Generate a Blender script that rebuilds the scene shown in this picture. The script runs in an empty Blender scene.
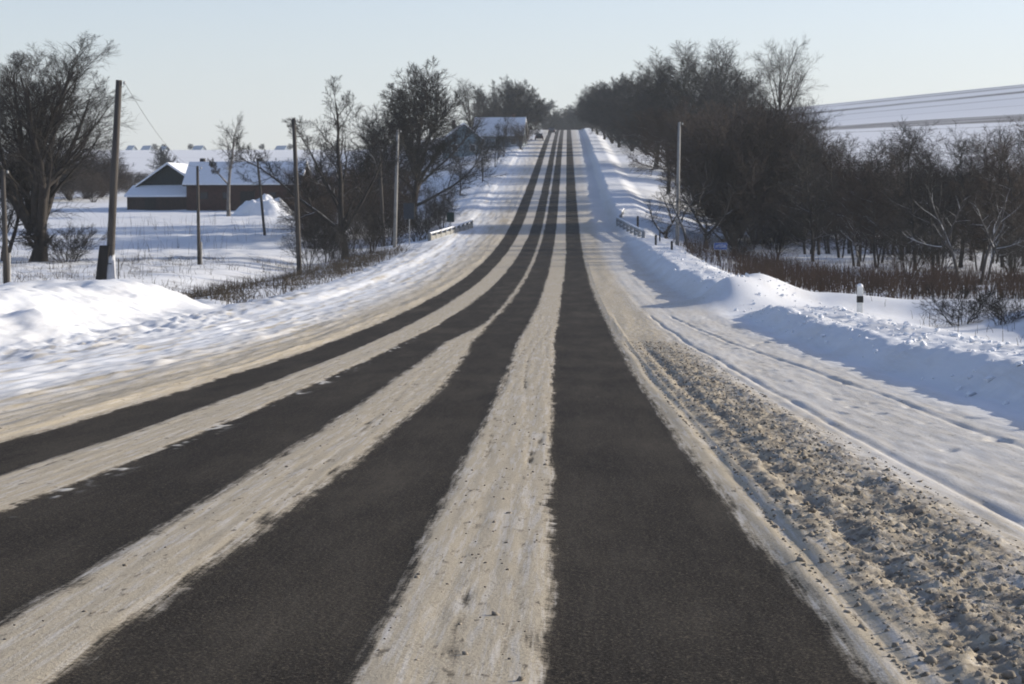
import bpy, math, random
import numpy as np
from mathutils import Vector

S = bpy.context.scene
COL = S.collection
RNG = np.random.default_rng(7)
F = 2200.0            # focal length in picture widths of 1024
CX = 2.07             # the camera stands this far right of the road's centre line

# ------------------------------------------------------------------ small maths
def sst(t):
    t = np.clip(t, 0, 1)
    return t * t * (3 - 2 * t)

def perlin(x, y, seed=0):
    x = np.asarray(x, float); y = np.asarray(y, float)
    xi = np.floor(x).astype(np.int64); yi = np.floor(y).astype(np.int64)
    xf = x - xi; yf = y - yi
    def g(ix, iy):
        h = (ix * 374761393 + iy * 668265263 + seed * 1442695041) & 0xffffffff
        h = ((h ^ (h >> 13)) * 1274126177) & 0xffffffff
        h = (h ^ (h >> 16)) & 0xffff
        a = h * (2 * math.pi / 65536)
        return np.cos(a), np.sin(a)
    u = xf ** 3 * (xf * (xf * 6 - 15) + 10); v = yf ** 3 * (yf * (yf * 6 - 15) + 10)
    a = g(xi, yi); n00 = a[0] * xf + a[1] * yf
    a = g(xi + 1, yi); n10 = a[0] * (xf - 1) + a[1] * yf
    a = g(xi, yi + 1); n01 = a[0] * xf + a[1] * (yf - 1)
    a = g(xi + 1, yi + 1); n11 = a[0] * (xf - 1) + a[1] * (yf - 1)
    return (n00 * (1 - u) + n10 * u) * (1 - v) + (n01 * (1 - u) + n11 * u) * v * 1.0

def fbm(x, y, seed=0, oct=3, gain=.5):
    s = 0; a = 1.0
    for i in range(oct):
        s = s + a * perlin(x * 2 ** i, y * 2 ** i, seed + i * 17); a *= gain
    return s

def table(pts, sig=9):
    ys = np.arange(-200, 2600, 1.0)
    p = np.array(pts, float)
    v = np.interp(ys, p[:, 0], p[:, 1])
    k = np.exp(-.5 * (np.arange(-4 * sig, 4 * sig + 1) / sig) ** 2); k /= k.sum()
    vp = np.pad(v, 4 * sig, mode='edge')
    return ys, np.convolve(vp, k, 'valid')

T_ROAD = table([(-200, 4.4), (-60, .35), (0, -1.40), (7.7, -1.63), (19.5, -1.99), (27.8, -2.24), (47.7, -2.65), (70, -2.88),
                (100, -2.92), (135, -2.49), (169, -1.55), (205, .1), (249, 2.66), (330, 7.7), (412, 13), (500, 18.4), (600, 24.0), (650, 26.2),
                (720, 26.6), (900, 25), (1500, 20), (2600, 10)], 7)
T_LEFT = table([(-200, 4), (0, -1.5), (30, -2.4), (60, -2.9), (135, -3.0), (180, -1.7), (250, .75), (330, 3.6), (400, 7), (700, 19.5),
                (1000, 31.5), (1120, 31.5), (1500, 20), (2600, 0)], 12)
T_RIGHT = table([(-200, 4), (0, -1.6), (30, -2.45), (60, -2.95), (100, -3.15), (135, -3.1), (180, -2.5), (250, 1.0), (300, 4), (400, 11.5),
                 (500, 19), (700, 31), (930, 49.5), (1050, 51), (1500, 35), (2600, 10)], 12)
def tb(t, y): return np.interp(y, t[0], t[1])

def base_h(u, y):
    """height of the ground without its small relief; z = 0 is the camera's height"""
    R = tb(T_ROAD, y); L = tb(T_LEFT, y); G = tb(T_RIGHT, y)
    W = np.interp(y, [0, 200, 300, 400, 600], [4.5, 6, 14, 40, 80])
    sl = sst((-u - 8.0) / W); sr = sst((u - 9.8) / W)
    tilt = .1 * np.clip(u - .13 * y, -60, 140) * sst((y - 350) / 500)
    tiltl = -.012 * np.clip(u + 150, -200, 140) * sst((y - 500) / 400)
    z = R + (L - R + tiltl * 0) * sl + (G + tilt - R) * sr
    # right snow bank thrown up by the plough, gap for a field track, mound, then the bank again
    n1 = 1 + .25 * perlin(y / 6.0, y * 0 + 3.3, 5)
    wob = .25 * perlin(y / 5.0, y * 0 + .5, 9)
    near = 1 - sst((y - 60) / 7.0)
    b = .40 * near * n1 * sst((u + wob - 6.85) / .85) * (1 - .85 * sst((u - 8.9) / 1.6)) * (1 - sst((u - 16) / 12.0))
    h2 = sst((y - 68) / 7.0) * np.interp(y, [70, 140, 158, 166, 188, 205, 300, 600], [.62, .60, .42, .2, .2, .7, .6, .5])
    far = h2 * (1 + .3 * perlin(y / 7.0, y * 0 + 7.1, 6)) * sst((u + wob - np.interp(y, [70, 160, 185], [6.4, 6.3, 5.7])) / 1.1) * (1 - sst((u - 8.4) / 2.2))
    m = .60 * np.exp(-((u - 7.45) / 1.35) ** 2 - ((y - 71.5) / 2.6) ** 2) + .42 * np.exp(-((y - 75 + .25 * (u - 8)) / 1.9) ** 2) * sst((u - 7.2) / 1.5) * (1 - sst((u - 12) / 14))
    z = z + b + far + m
    z = z - .30 * np.exp(-((u - 13.0) / 1.5) ** 2) * (1 - sst((y - 66) / 12))
    z = z + .55 * sst((u - 14) / 2.5) * (1 - sst((u - 24) / 10)) * (1 - sst((y - 62) / 10)) * sst((y - 42) / 8)
    # left: the big heap of ploughed snow, then only a low rim
    a = .92 * sst((-u - 8.9 + .4 * perlin(y / 4, y * 0, 3)) / 2.7) * (1 - sst((-u - 13.5) / 5)) * 1.0 * (1 - sst((y - 68) / 5.0)) * (.55 + .45 * sst((y - 30) / 14))
    z = z + a * (1 + .35 * perlin(y / 5.0, u / 4.0, 12))
    z = z + .42 * np.exp(-((u + 9.55) / .75) ** 2 - ((y - 48.5) / 1.5) ** 2)
    z = z + .13 * sst((-u - 6.2) / .8) * (1 - sst((-u - 7.8) / 1.2)) * sst((y - 60) / 20)
    z = z - .55 * np.exp(-((u + 15.5) / 2.6) ** 2) * sst((y - 74) / 8) * (1 - sst((y - 150) / 15))
    # stream gully crossed by the bridge
    z = z - 1.5 * np.exp(-((y - 176 - .15 * u) / 6.0) ** 2) * sst((np.abs(u) - 8.2) / 3)
    return z

def full_h(u, y):
    z = base_h(u, y)
    off = sst((np.abs(u) - 6.2) / 2.0)
    nearfade = 1 - sst((y - 130) / 120)
    z = z + off * .09 * fbm(u / 3.2, y / 3.2, 21, 3) * np.clip(sst((y - 40) / 80) + .5, 0, 1) * (1 - .0 * nearfade)
    z = z + off * (.16 * fbm(u / 1.7, y / 2.6, 31, 2) + .10 * np.abs(perlin(u / .9, y / 1.8, 33))) * sst((-u - 16) / 8) * (1 - sst((y - 290) / 60))
    # lumps on the plough banks
    bankr = sst((u - 6.6) / .8) * (1 - sst((u - 10.2) / 2.0)) * (1 - sst((y - 190) / 60)) * (1 - sst((y - 62) / 4) * (1 - sst((y - 78) / 6)))
    r = np.abs(perlin(u / .34, y / .42, 41)) + .5 * np.abs(perlin(u / .15, y / .17, 42))
    z = z + bankr * .065 * (r - .25)
    z = z + bankr * .075 * fbm(u / .8, y / 1.0, 43, 3)
    bankl = sst((-u - 6.5) / 1.5) * (1 - sst((-u - 15) / 3)) * (1 - sst((y - 75) / 8))
    z = z + bankl * (.15 * fbm(u / 1.1, y / 1.6, 51, 4) + .05 * np.abs(perlin(u / .3, y / .4, 52)))
    lump = np.clip(np.abs(perlin(u / .4, y / 2.2, 57)) - .24, 0, 1)
    z = z + sst((-u - 4.0) / .6) * (1 - sst((-u - 9) / 1)) * .14 * lump * (1 - sst((y - 120) / 60))
    # packed snow between the wheel tracks: thin, rutted lengthwise
    pk = (1 - asphalt(u, y)[0]) * (np.abs(u) < 3.4) * (1 - sst((y - 70) / 30))
    z = z + pk * (.010 + .005 * perlin(u / .10, y / 7.0, 74) + .003 * perlin(u / .06, y / 1.6, 75) + .006 * np.clip(np.abs(perlin(u / .13, y / .3, 76)) - .3, 0, 1))
    # shoulder: snow skin, ridges along the road, wheel grooves, crumbled clods
    sh_l = sst((-u - 2.95) / .25)
    z = z + sh_l * (.035 + .040 * perlin(u / .42, y / 11.0, 61) + .022 * perlin(u / .17, y / 4.0, 68) + .014 * perlin(u / .12, y / .9, 62)) * (1 - .4 * off)
    sh_r = sst((u - 3.1) / .25)
    z = z + sh_r * (.02 + .02 * perlin(u / .42, y / 8.0, 63) + .010 * perlin(u / .13, y / .9, 64)) * (1 - off)
    cw = .07 * perlin(y / 9.0, y * 0 + 2, 65)
    clod = sst((u - 3.35 + cw) / .2) * (1 - sst((u - 4.25 + cw) / .3)) * (1 - sst((y - 34) / 16))
    c = .8 * np.abs(perlin(u / .10, y / .12, 66)) + .9 * np.abs(perlin(u / .05, y / .055, 67))
    z = z + clod * (.07 * np.abs(c - .25) + .02 + .04 * perlin(u / .3, y / .5, 69))
    z = z - .035 * np.exp(-((u - 3.62 + cw) / .09) ** 2) * (1 - sst((y - 40) / 10))
    z = z - .018 * np.exp(-((u - 3.30 + cw) / .05) ** 2) * (1 - sst((y - 40) / 10))
    g1 = 4.72 + .10 * perlin(y / 6, y * 0 + 1, 71) - .25 * sst((y - 25) / 40)
    g2 = 5.98 + .10 * perlin(y / 6, y * 0 + 4, 71) - .9 * sst((y - 25) / 40)
    for g in (g1, g2):
        e = u - g
        fade = 1 - .7 * sst((y - 90) / 40)
        z = z + fade * (-.020 * np.exp(-(e / .04) ** 2) + .004 * np.exp(-((np.abs(e) - .12) / .05) ** 2)) * (.6 + .8 * np.clip(perlin(y / 3.0, y * 0 + g[0] * 0 + 3, 74) + .5, 0, 1))
    foot = np.clip(perlin(u / .32, y / .8, 73) - .32, 0, 1) * sst((u - 4.9) / .2) * (1 - sst((u - 6.2) / .3))
    z = z - .16 * foot * (1 - sst((y - 50) / 30))
    return z

def asphalt(u, y):
    """how bare the carriageway is: 1 = wet dark asphalt, 0 = packed snow"""
    near = 1 - sst((y - 60) / 60)
    w = .06 * perlin(y / 13, y * 0 + 2, 81)
    cross = (.05 * perlin(u / 1.1, y / .23, 82) + .025 * perlin(u / .5, y / .09, 83) + .05 * perlin(u / .8, y / .9, 87)) * (.35 + 1.3 * np.clip(perlin(y / 2.3, y * 0 + .7, 88) + .3, 0, 1))
    cross = cross * near + .05 * perlin(u / .6, y / 5, 84)
    def band(a, b, sa, sb, seed):
        ea = a + w + cross * 1.0 + .03 * perlin(y / 3.1, y * 0 + seed, 85)
        eb = b + w + cross * .4 + .03 * perlin(y / 2.7, y * 0 + seed + 5, 86)
        return sst((u - ea) / sa + .5) * sst((eb - u) / sb + .5)
    a1 = np.interp(y, [0, 40, 200, 640], [-2.95, -2.9, -2.85, -2.8]); b1 = np.interp(y, [0, 40, 200], [-2.05, -2.05, -1.8])
    a2 = np.interp(y, [0, 35, 90, 200], [-1.38, -1.4, -1.15, -.95]); b2 = np.interp(y, [0, 10, 18, 23, 31, 46, 58, 75, 200], [-.27, -.25, -.27, -.31, -.38, -.48, -.10, -.06, -.04])
    a3 = np.interp(y, [0, 9, 13, 18, 31, 46, 58, 75, 200], [.26, .28, .33, .40, .40, .08, .03, .10, .18]); b3 = np.interp(y, [0, 8, 19, 30, 48, 75, 200], [1.34, 1.32, 1.25, 1.18, 1.03, 1.1, 1.16])
    a4 = np.interp(y, [0, 9, 19, 30, 48, 75, 135, 200], [1.99, 1.98, 1.93, 1.89, 1.80, 1.82, 2.0, 1.93]); b4 = np.interp(y, [0, 19, 48, 200], [3.2, 3.08, 3.12, 3.1])
    A = np.maximum.reduce([band(a1, b1, .18, .16, 1), band(a2, b2, .14, .26, 2), band(a3, b3, .26, .18, 3), band(a4, b4, .12, .24, 4)])
    # a film of blown snow lying in streaks on the bare parts, and scraped patches in the snow strips
    film = np.clip(perlin(u / .9, y / .35, 91) * .7 + perlin(u / 3, y / 9, 92) * .5 + .5 * perlin(u / .12, y / 6, 99) - .30, 0, 1)
    A = A * (1 - .55 * film * near)
    A = A * (1 - .22 * sst((y - 250) / 250))
    strip = np.clip(perlin(u / .07, y / 2.6, 93) + .6 * perlin(u / .22, y / .8, 94) - .34, 0, 1)
    strip = strip * sst((3.0 - np.abs(u)) / .3) * (1 - sst((y - 140) / 60))
    for c0, amp, wl, ph, wd in ((1.62, .22, 9.0, .4, .022), (1.50, .30, 13.0, 2.0, .03), (1.75, .16, 7.0, 4.0, .018), (.06, .22, 11.0, 1.0, .025), (-1.72, .25, 12.0, 3.0, .03)):
        tl = np.exp(-((u - c0 - amp * np.sin(y / wl + ph)) / wd) ** 2) * np.clip(.28 + .5 * perlin(y / .5, u * 3, 121) + .4 * perlin(y / 4, y * 0 + c0, 122), 0, .6)
        strip = strip + .8 * tl * (1 - sst((y - 45) / 20))
    side = np.clip(perlin(u / .16, y / 14, 95) - .34, 0, 1) * sst((-u - 2.9) / .2) * (1 - sst((-u - 5.4) / .6)) + \
        np.clip(perlin(u / .14, y / 16, 96) - .30, 0, 1) * sst((u - 3.1) / .1) * (1 - sst((u - 4.9) / .5))
    A = np.clip(A + 1.1 * strip + .8 * side, 0, 1)
    # flecks of old white centre paint/ice at the left lane's inner edge stay light
    fl = np.exp(-((u + 1.33 + w) / .07) ** 2) * np.clip(4 * (perlin(y / 1.3, y * 0 + 8, 97) + .9 * perlin(u / .09, y / .35, 98) - .28), 0, 1) * (1 - sst((y - 45) / 10))
    return np.clip(A * (1 - .9 * fl), 0, 1), fl

def dirt(u, y):
    n = .22 * fbm(u / .8, y / 4, 101, 3)
    l = 1 - sst((-u - 3.2) / np.interp(y, [0, 60, 150, 300], [2.3, 2.4, 3.0, 3.0])) * .9
    r = 1 - .45 * sst((u - 3.9) / .9) - .47 * sst((u - 6.0) / 1.0)
    d = np.where(u < 0, l, r) + n * .7
    d = np.where(np.abs(u) > 9, np.minimum(d, .10 + .2 * np.abs(n)), d)
    lines = 1.5 * np.clip(perlin(u / .22, y / 12, 103) + .5 * perlin(u / .12, y / 1.5, 104) - .08, 0, 1) * sst((-u - 3) / .5) * (1 - sst((-u - 8) / 1)) * .95
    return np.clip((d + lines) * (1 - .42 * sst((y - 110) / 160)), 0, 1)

def soil(u, y):
    """bare earth and dry weeds: strips across the far hillsides and scruffy patches in the valley"""
    n = fbm(u / 30, y / 6, 111, 3)
    s = np.zeros_like(u)
    yy = y + 9 * perlin(u / 70, y * 0 + 3, 112) - .10 * (u - 80)
    right = sst((u - 30) / 25)
    for a, b, k in ((896, 904, .7), (862, 882, .9), (800, 822, .95), (752, 760, .8), (700, 706, .6), (560, 625, .95), (524, 532, .8), (440, 446, .6)):
        s = np.maximum(s, right * k * sst((yy - a) / 4) * sst((b - yy) / 4) * np.clip(.85 + .9 * n, 0, 1))
    left = sst((-u - 30) / 30)
    for a, b, k in ((690, 704, .5), (420, 446, .7)):
        s = np.maximum(s, left * k * sst((y - a) / 8) * sst((b - y) / 8) * np.clip(.5 + 1.4 * n, 0, 1))
    tuft = np.clip(fbm(u / 2.5, y / 2.5, 115, 3) - .05, 0, 1) * 1.2
    s = np.maximum(s, tuft * sst((-u - 9) / 3) * (1 - sst((-u - 60) / 30)) * sst((y - 74) / 6) * (1 - sst((y - 146) / 8)) * .8)
    s = np.maximum(s, tuft * sst((u - 11) / 3) * sst((y - 74) / 6) * (1 - sst((y - 200) / 30)) * .5)
    cw = .07 * perlin(y / 9.0, y * 0 + 2, 65)
    band = sst((u - 3.32 + cw) / .15) * (1 - sst((u - 4.3 + cw) / .3)) * (1 - sst((y - 38) / 16))
    s = np.maximum(s, band * np.clip(.30 + .9 * fbm(u / .14, y / .2, 118, 3), 0, .75))
    return np.clip(s, 0, 1)

# ------------------------------------------------------------------ object helpers
def tag(o, label=None, cat=None, group=None, kind=None):
    if label: o['label'] = label
    if cat: o['category'] = cat
    if group: o['group'] = group
    if kind: o['kind'] = kind
    return o

def np_mesh(name, V, Q, mat=None, smooth=False, T=None):
    """mesh from vertex array, quad array and optional triangle array"""
    V = np.asarray(V, np.float32).reshape(-1, 3)
    Q = np.asarray(Q, np.int32).reshape(-1, 4) if Q is not None and len(Q) else np.zeros((0, 4), np.int32)
    T = np.asarray(T, np.int32).reshape(-1, 3) if T is not None and len(T) else np.zeros((0, 3), np.int32)
    me = bpy.data.meshes.new(name)
    me.vertices.add(len(V)); me.vertices.foreach_set('co', V.ravel())
    li = np.concatenate([Q.ravel(), T.ravel()])
    me.loops.add(len(li)); me.loops.foreach_set('vertex_index', li)
    n = len(Q) + len(T)
    me.polygons.add(n)
    st = np.concatenate([np.arange(len(Q)) * 4, len(Q) * 4 + np.arange(len(T)) * 3]).astype(np.int32)
    me.polygons.foreach_set('loop_start', st)
    me.polygons.foreach_set('use_smooth', np.full(n, smooth))
    me.update(calc_edges=True)
    if mat: me.materials.append(mat)
    return me

def link(name, me, parent=None, loc=None, rot=None, scale=None):
    o = bpy.data.objects.new(name, me); COL.objects.link(o)
    if parent: o.parent = parent
    if loc is not None: o.location = loc
    if rot is not None: o.rotation_euler = rot
    if scale is not None: o.scale = (scale,) * 3 if np.isscalar(scale) else scale
    return o

class MB:
    """collects boxes, tubes and prisms into one mesh"""
    def __init__(s): s.v = []; s.f = []
    def add(s, vs, fs):
        b = len(s.v); s.v += [tuple(v) for v in vs]; s.f += [tuple(i + b for i in f) for f in fs]; return s
    def box(s, c, d, rz=0, tilt=0):
        x, y, z = [k / 2 for k in d]; cr, sr = math.cos(rz), math.sin(rz)
        vs = []
        for k in (-z, z):
            for i, j in ((-x, -y), (x, -y), (x, y), (-x, y)):
                vs.append((c[0] + i * cr - j * sr + tilt * k, c[1] + i * sr + j * cr, c[2] + k))
        return s.add(vs, [(3, 2, 1, 0), (4, 5, 6, 7), (0, 1, 5, 4), (1, 2, 6, 5), (2, 3, 7, 6), (3, 0, 4, 7)])
    def tube(s, pts, rad, n=8, cap=True):
        pts = [Vector(p) for p in pts]; rad = [rad] * len(pts) if np.isscalar(rad) else rad
        vs = []; fs = []
        for i, p in enumerate(pts):
            t = (pts[min(i + 1, len(pts) - 1)] - pts[max(i - 1, 0)]).normalized()
            a = t.cross(Vector((.31, .95, .05)) if abs(t.z) > .8 else Vector((0, 0, 1))).normalized(); b = t.cross(a)
            for k in range(n):
                q = p + (a * math.cos(2 * math.pi * k / n) + b * math.sin(2 * math.pi * k / n)) * rad[i]
                vs.append(q)
        for i in range(len(pts) - 1):
            for k in range(n):
                fs.append((i * n + k, i * n + (k + 1) % n, (i + 1) * n + (k + 1) % n, (i + 1) * n + k))
        if cap:
            fs.append(tuple(reversed(range(n)))); fs.append(tuple(range((len(pts) - 1) * n, len(pts) * n)))
        return s.add(vs, fs)
    def prism(s, poly, axis, a, b):
        """extrude a 2-D outline: axis 'y' -> outline in (x,z); axis 'x' -> outline in (y,z)"""
        n = len(poly); vs = []
        for k in (a, b):
            for p in poly: vs.append((p[0], k, p[1]) if axis == 'y' else (k, p[0], p[1]))
        fs = [tuple(range(n)), tuple(reversed(range(n, 2 * n)))]
        for i in range(n): fs.append((i, i + n, (i + 1) % n + n, (i + 1) % n))
        return s.add(vs, fs)
    def build(s, name, mat, parent=None, bevel=0, smooth=False, **k):
        me = bpy.data.meshes.new(name); me.from_pydata(s.v, [], s.f); me.materials.append(mat)
        import bmesh
        bm = bmesh.new(); bm.from_mesh(me); bmesh.ops.recalc_face_normals(bm, faces=bm.faces)
        if bevel: bmesh.ops.bevel(bm, geom=list(bm.edges), offset=bevel, segments=1, affect='EDGES')
        for f in bm.faces: f.smooth = smooth
        bm.to_mesh(me); bm.free()
        return link(name, me, parent, **k)

def empty(name, loc, rz=0, scale=1):
    o = bpy.data.objects.new(name, None); COL.objects.link(o)
    o.location = loc; o.rotation_euler = (0, 0, rz); o.scale = (scale,) * 3 if np.isscalar(scale) else scale
    o.empty_display_size = .2
    return o

def gz(x, y): return float(full_h(np.array([float(x)]), np.array([float(y)]))[0])
def at(px, d): return CX + (px - 567.0) / F * d, d          # where something seen at picture column px stands at distance d

# ------------------------------------------------------------------ materials
def new_mat(name, rough=.7):
    m = bpy.data.materials.new(name); m.use_nodes = True
    nt = m.node_tree; b = nt.nodes['Principled BSDF']; b.inputs['Roughness'].default_value = rough
    b.inputs['Specular IOR Level'].default_value = .3
    return m, nt, b

def N(nt, t, **k):
    n = nt.nodes.new(t)
    for a, v in k.items():
        if a in n.bl_rna.properties: setattr(n, a, v)
        else: n.inputs[a.replace('_', ' ')].default_value = v
    return n

def noise(nt, co, scale, detail=3, rough=.55, vec_scale=None):
    n = N(nt, 'ShaderNodeTexNoise'); n.inputs['Scale'].default_value = scale
    n.inputs['Detail'].default_value = detail; n.inputs['Roughness'].default_value = rough
    if vec_scale:
        mp = N(nt, 'ShaderNodeMapping'); mp.inputs['Scale'].default_value = vec_scale
        nt.links.new(co, mp.inputs['Vector']); co = mp.outputs['Vector']
    nt.links.new(co, n.inputs['Vector'])
    return n.outputs['Fac']

def ramp(nt, fac, lo, hi, a=0.0, b=1.0):
    r = N(nt, 'ShaderNodeMapRange'); r.clamp = True
    for k, v in (('From Min', lo), ('From Max', hi), ('To Min', a), ('To Max', b)): r.inputs[k].default_value = v
    nt.links.new(fac, r.inputs['Value']); return r.outputs['Result']

def math_(nt, op, a, b=None, clamp=False):
    m = N(nt, 'ShaderNodeMath'); m.operation = op; m.use_clamp = clamp
    for i, v in enumerate((a, b)):
        if v is None: continue
        if isinstance(v, (int, float)): m.inputs[i].default_value = v
        else: nt.links.new(v, m.inputs[i])
    return m.outputs[0]

def mix(nt, fac, a, b):
    m = N(nt, 'ShaderNodeMix'); m.data_type = 'RGBA'
    if isinstance(fac, (int, float)): m.inputs[0].default_value = fac
    else: nt.links.new(fac, m.inputs[0])
    for i, v in ((6, a), (7, b)):
        if isinstance(v, tuple): m.inputs[i].default_value = (*v, 1)
        else: nt.links.new(v, m.inputs[i])
    return m.outputs[2]

def bump(nt, h, bsdf, strength=.5, dist=.02):
    b = N(nt, 'ShaderNodeBump'); b.inputs['Strength'].default_value = strength; b.inputs['Distance'].default_value = dist
    nt.links.new(h, b.inputs['Height']); nt.links.new(b.outputs['Normal'], bsdf.inputs['Normal'])

def simple(name, c1, c2=None, scale=6, rough=.7, vec_scale=None, bmp=0):
    m, nt, b = new_mat(name, rough)
    tc = N(nt, 'ShaderNodeTexCoord').outputs['Object']
    n = noise(nt, tc, scale, 4, .6, vec_scale)
    c2 = c2 or tuple(k * .65 for k in c1)
    nt.links.new(mix(nt, ramp(nt, n, .3, .7), c1, c2), b.inputs['Base Color'])
    if bmp: bump(nt, n, b, .6, bmp)
    return m

SNOW = (.71, .72, .735)
def snow_topped(name, c1, c2, scale, lo, hi, amount=1.0, rough=.85, vec_scale=(1, 1, .25)):
    """bark (or paint) with snow lying on the faces that look up"""
    m, nt, b = new_mat(name, rough)
    tc = N(nt, 'ShaderNodeTexCoord').outputs['Object']
    n = noise(nt, tc, scale, 4, .6, vec_scale)
    base = mix(nt, ramp(nt, n, .3, .7), c1, c2)
    g = N(nt, 'ShaderNodeNewGeometry'); sx = N(nt, 'ShaderNodeSeparateXYZ'); nt.links.new(g.outputs['Normal'], sx.inputs[0])
    n2 = noise(nt, tc, 1.3, 2)
    up = math_(nt, 'ADD', sx.outputs['Z'], math_(nt, 'MULTIPLY', math_(nt, 'SUBTRACT', n2, .5), .9))
    nt.links.new(mix(nt, ramp(nt, up, lo, hi, 0, amount), base, SNOW), b.inputs['Base Color'])
    return m

def ground_material(name):
    m, nt, b = new_mat(name, .75)
    tc = N(nt, 'ShaderNodeTexCoord').outputs['Object']
    A = N(nt, 'ShaderNodeAttribute', attribute_name='asphalt').outputs['Fac']
    D = N(nt, 'ShaderNodeAttribute', attribute_name='dirt').outputs['Fac']
    So = N(nt, 'ShaderNodeAttribute', attribute_name='soil').outputs['Fac']
    P = N(nt, 'ShaderNodeAttribute', attribute_name='paint').outputs['Fac']
    fine = noise(nt, tc, 90, 3, .65)
    grit = noise(nt, tc, 38, 4, .7)
    mid = noise(nt, tc, 13, 6, .68, (1, .07, 1))
    blot = noise(nt, tc, 3, 4, .6)
    streak = noise(nt, tc, 30, 5, .68, (1, .022, 1))
    speck = noise(nt, tc, 26, 3, .6, (1, .16, 1))
    stone = noise(nt, tc, 70, 2, .7)
    d2 = math_(nt, 'ADD', D, math_(nt, 'MULTIPLY', math_(nt, 'SUBTRACT', mid, .5), .55))
    d2 = math_(nt, 'ADD', d2, math_(nt, 'MULTIPLY', math_(nt, 'SUBTRACT', streak, .5), math_(nt, 'MULTIPLY', D, 1.7)))
    d2 = math_(nt, 'MULTIPLY', d2, ramp(nt, D, .0, .12), True)
    snowc = mix(nt, d2, SNOW, (.44, .378, .280))
    snowc = mix(nt, math_(nt, 'MULTIPLY', ramp(nt, grit, .54, .70), math_(nt, 'MULTIPLY', D, .5)), snowc, (.17, .14, .105))
    snowc = mix(nt, math_(nt, 'MULTIPLY', math_(nt, 'MULTIPLY', ramp(nt, speck, .58, .66), ramp(nt, blot, .47, .62)), math_(nt, 'MULTIPLY', D, .8)), snowc, (.085, .072, .056))
    snowc = mix(nt, math_(nt, 'MULTIPLY', So, ramp(nt, blot, .25, .6, .75, 1)), snowc, (.095, .080, .068))
    asp = mix(nt, ramp(nt, fine, .35, .68), (.008, .0066, .0048), (.056, .0455, .032))
    asp = mix(nt, ramp(nt, noise(nt, tc, 1.1, 4, .6, (1, .3, 1)), .35, .7), asp, (.017, .0137, .0099))
    asp = mix(nt, ramp(nt, stone, .54, .66, 0, .85), asp, (.125, .102, .074))
    asp = mix(nt, ramp(nt, stone, .46, .34, 0, .85), asp, (.008, .007, .006))
    asp = mix(nt, math_(nt, 'MULTIPLY', ramp(nt, streak, .5, .72), .14), asp, (.13, .115, .095))
    dust = math_(nt, 'MULTIPLY', ramp(nt, noise(nt, tc, 1.7, 5, .65, (1, .14, 1)), .42, .72), ramp(nt, noise(nt, tc, .23, 3, .6), .35, .65, .25, 1))
    asp = mix(nt, math_(nt, 'MULTIPLY', dust, ramp(nt, grit, .35, .6, .25, .62)), asp, (.120, .102, .076))
    a2 = math_(nt, 'ADD', A, math_(nt, 'MULTIPLY', math_(nt, 'SUBTRACT', grit, .5), ramp(nt, math_(nt, 'ABSOLUTE', math_(nt, 'SUBTRACT', A, .5)), 0, .5, 1.5, .0)))
    a2 = math_(nt, 'ADD', a2, math_(nt, 'MULTIPLY', math_(nt, 'SUBTRACT', math_(nt, 'ADD', mid, streak), 1.0), ramp(nt, math_(nt, 'ABSOLUTE', math_(nt, 'SUBTRACT', A, .5)), .1, .5, 1.5, .0)))
    a2 = ramp(nt, a2, .22, .78)
    col = mix(nt, a2, snowc, asp)
    col = mix(nt, math_(nt, 'MULTIPLY', P, ramp(nt, grit, .35, .55)), col, (.55, .55, .53))
    nt.links.new(col, b.inputs['Base Color'])
    nt.links.new(ramp(nt, a2, 0, 1, .8, .75), b.inputs['Roughness'])
    b.inputs['Specular IOR Level'].default_value = .04
    h = math_(nt, 'ADD', math_(nt, 'MULTIPLY', fine, .35), math_(nt, 'MULTIPLY', grit, .65))
    bump(nt, h, b, .55, .016)
    return m

M = {}
M['ground'] = ground_material('snowy_ground')
M['clod'] = simple('dirty_snow_clod', (.30, .258, .20), (.15, .127, .098), 14, .85)
M['snow'] = simple('clean_snow', SNOW, (.76, .77, .80), 3, .7, bmp=.02)
M['bark'] = snow_topped('dark_bark', (.050, .042, .036), (.022, .019, .017), 7, .62, .9, .75)
M['bark_plain'] = simple('bare_bark', (.050, .041, .034), (.022, .018, .016), 7, .9, (1, 1, .25))
M['bark_snow'] = snow_topped('snowy_bark', (.095, .085, .078), (.04, .036, .033), 7, .22, .62, .95)
M['bark_pale'] = snow_topped('pale_bark', (.20, .185, .17), (.08, .07, .065), 5, .5, .9, .8)
M['twig'] = simple('dark_twigs', (.031, .027, .023), (.018, .016, .015), 1.2, .9)
M['twig_brown'] = simple('brown_twigs', (.060, .041, .030), (.030, .021, .017), 1.0, .9)
M['twig_grey'] = simple('grey_twigs', (.030, .029, .029), (.018, .018, .018), 1.0, .9)
M['twig_snow'] = snow_topped('snow_dusted_twigs', (.055, .047, .041), (.03, .026, .023), 2, .45, .9, .7)
M['grass'] = simple('dry_grass', (.155, .115, .070), (.07, .052, .035), .8, .9)
M['reed'] = simple('rusty_reeds', (.125, .078, .050), (.055, .038, .028), .7, .9)
M['pole'] = simple('weathered_pole_wood', (.085, .074, .064), (.035, .030, .026), 5, .85, (1, 1, .12))
M['pole_concrete'] = simple('grey_pole_concrete', (.34, .33, .31), (.24, .23, .215), 4, .85)
M['dark_wood'] = simple('tarred_timber', (.035, .031, .027), (.018, .016, .014), 6, .85, (1, 1, .15))
M['insul'] = simple('glazed_insulator', (.42, .42, .40), (.3, .3, .29), 5, .3)
M['wire'] = simple('wire', (.05, .05, .052), None, 3, .5)
M['brick'] = simple('red_brown_brick', (.080, .041, .032), (.044, .025, .021), 3, .9)
M['board'] = simple('dark_green_boards', (.030, .038, .035), (.017, .021, .020), 5, .85, (6, 1, .4))
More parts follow.
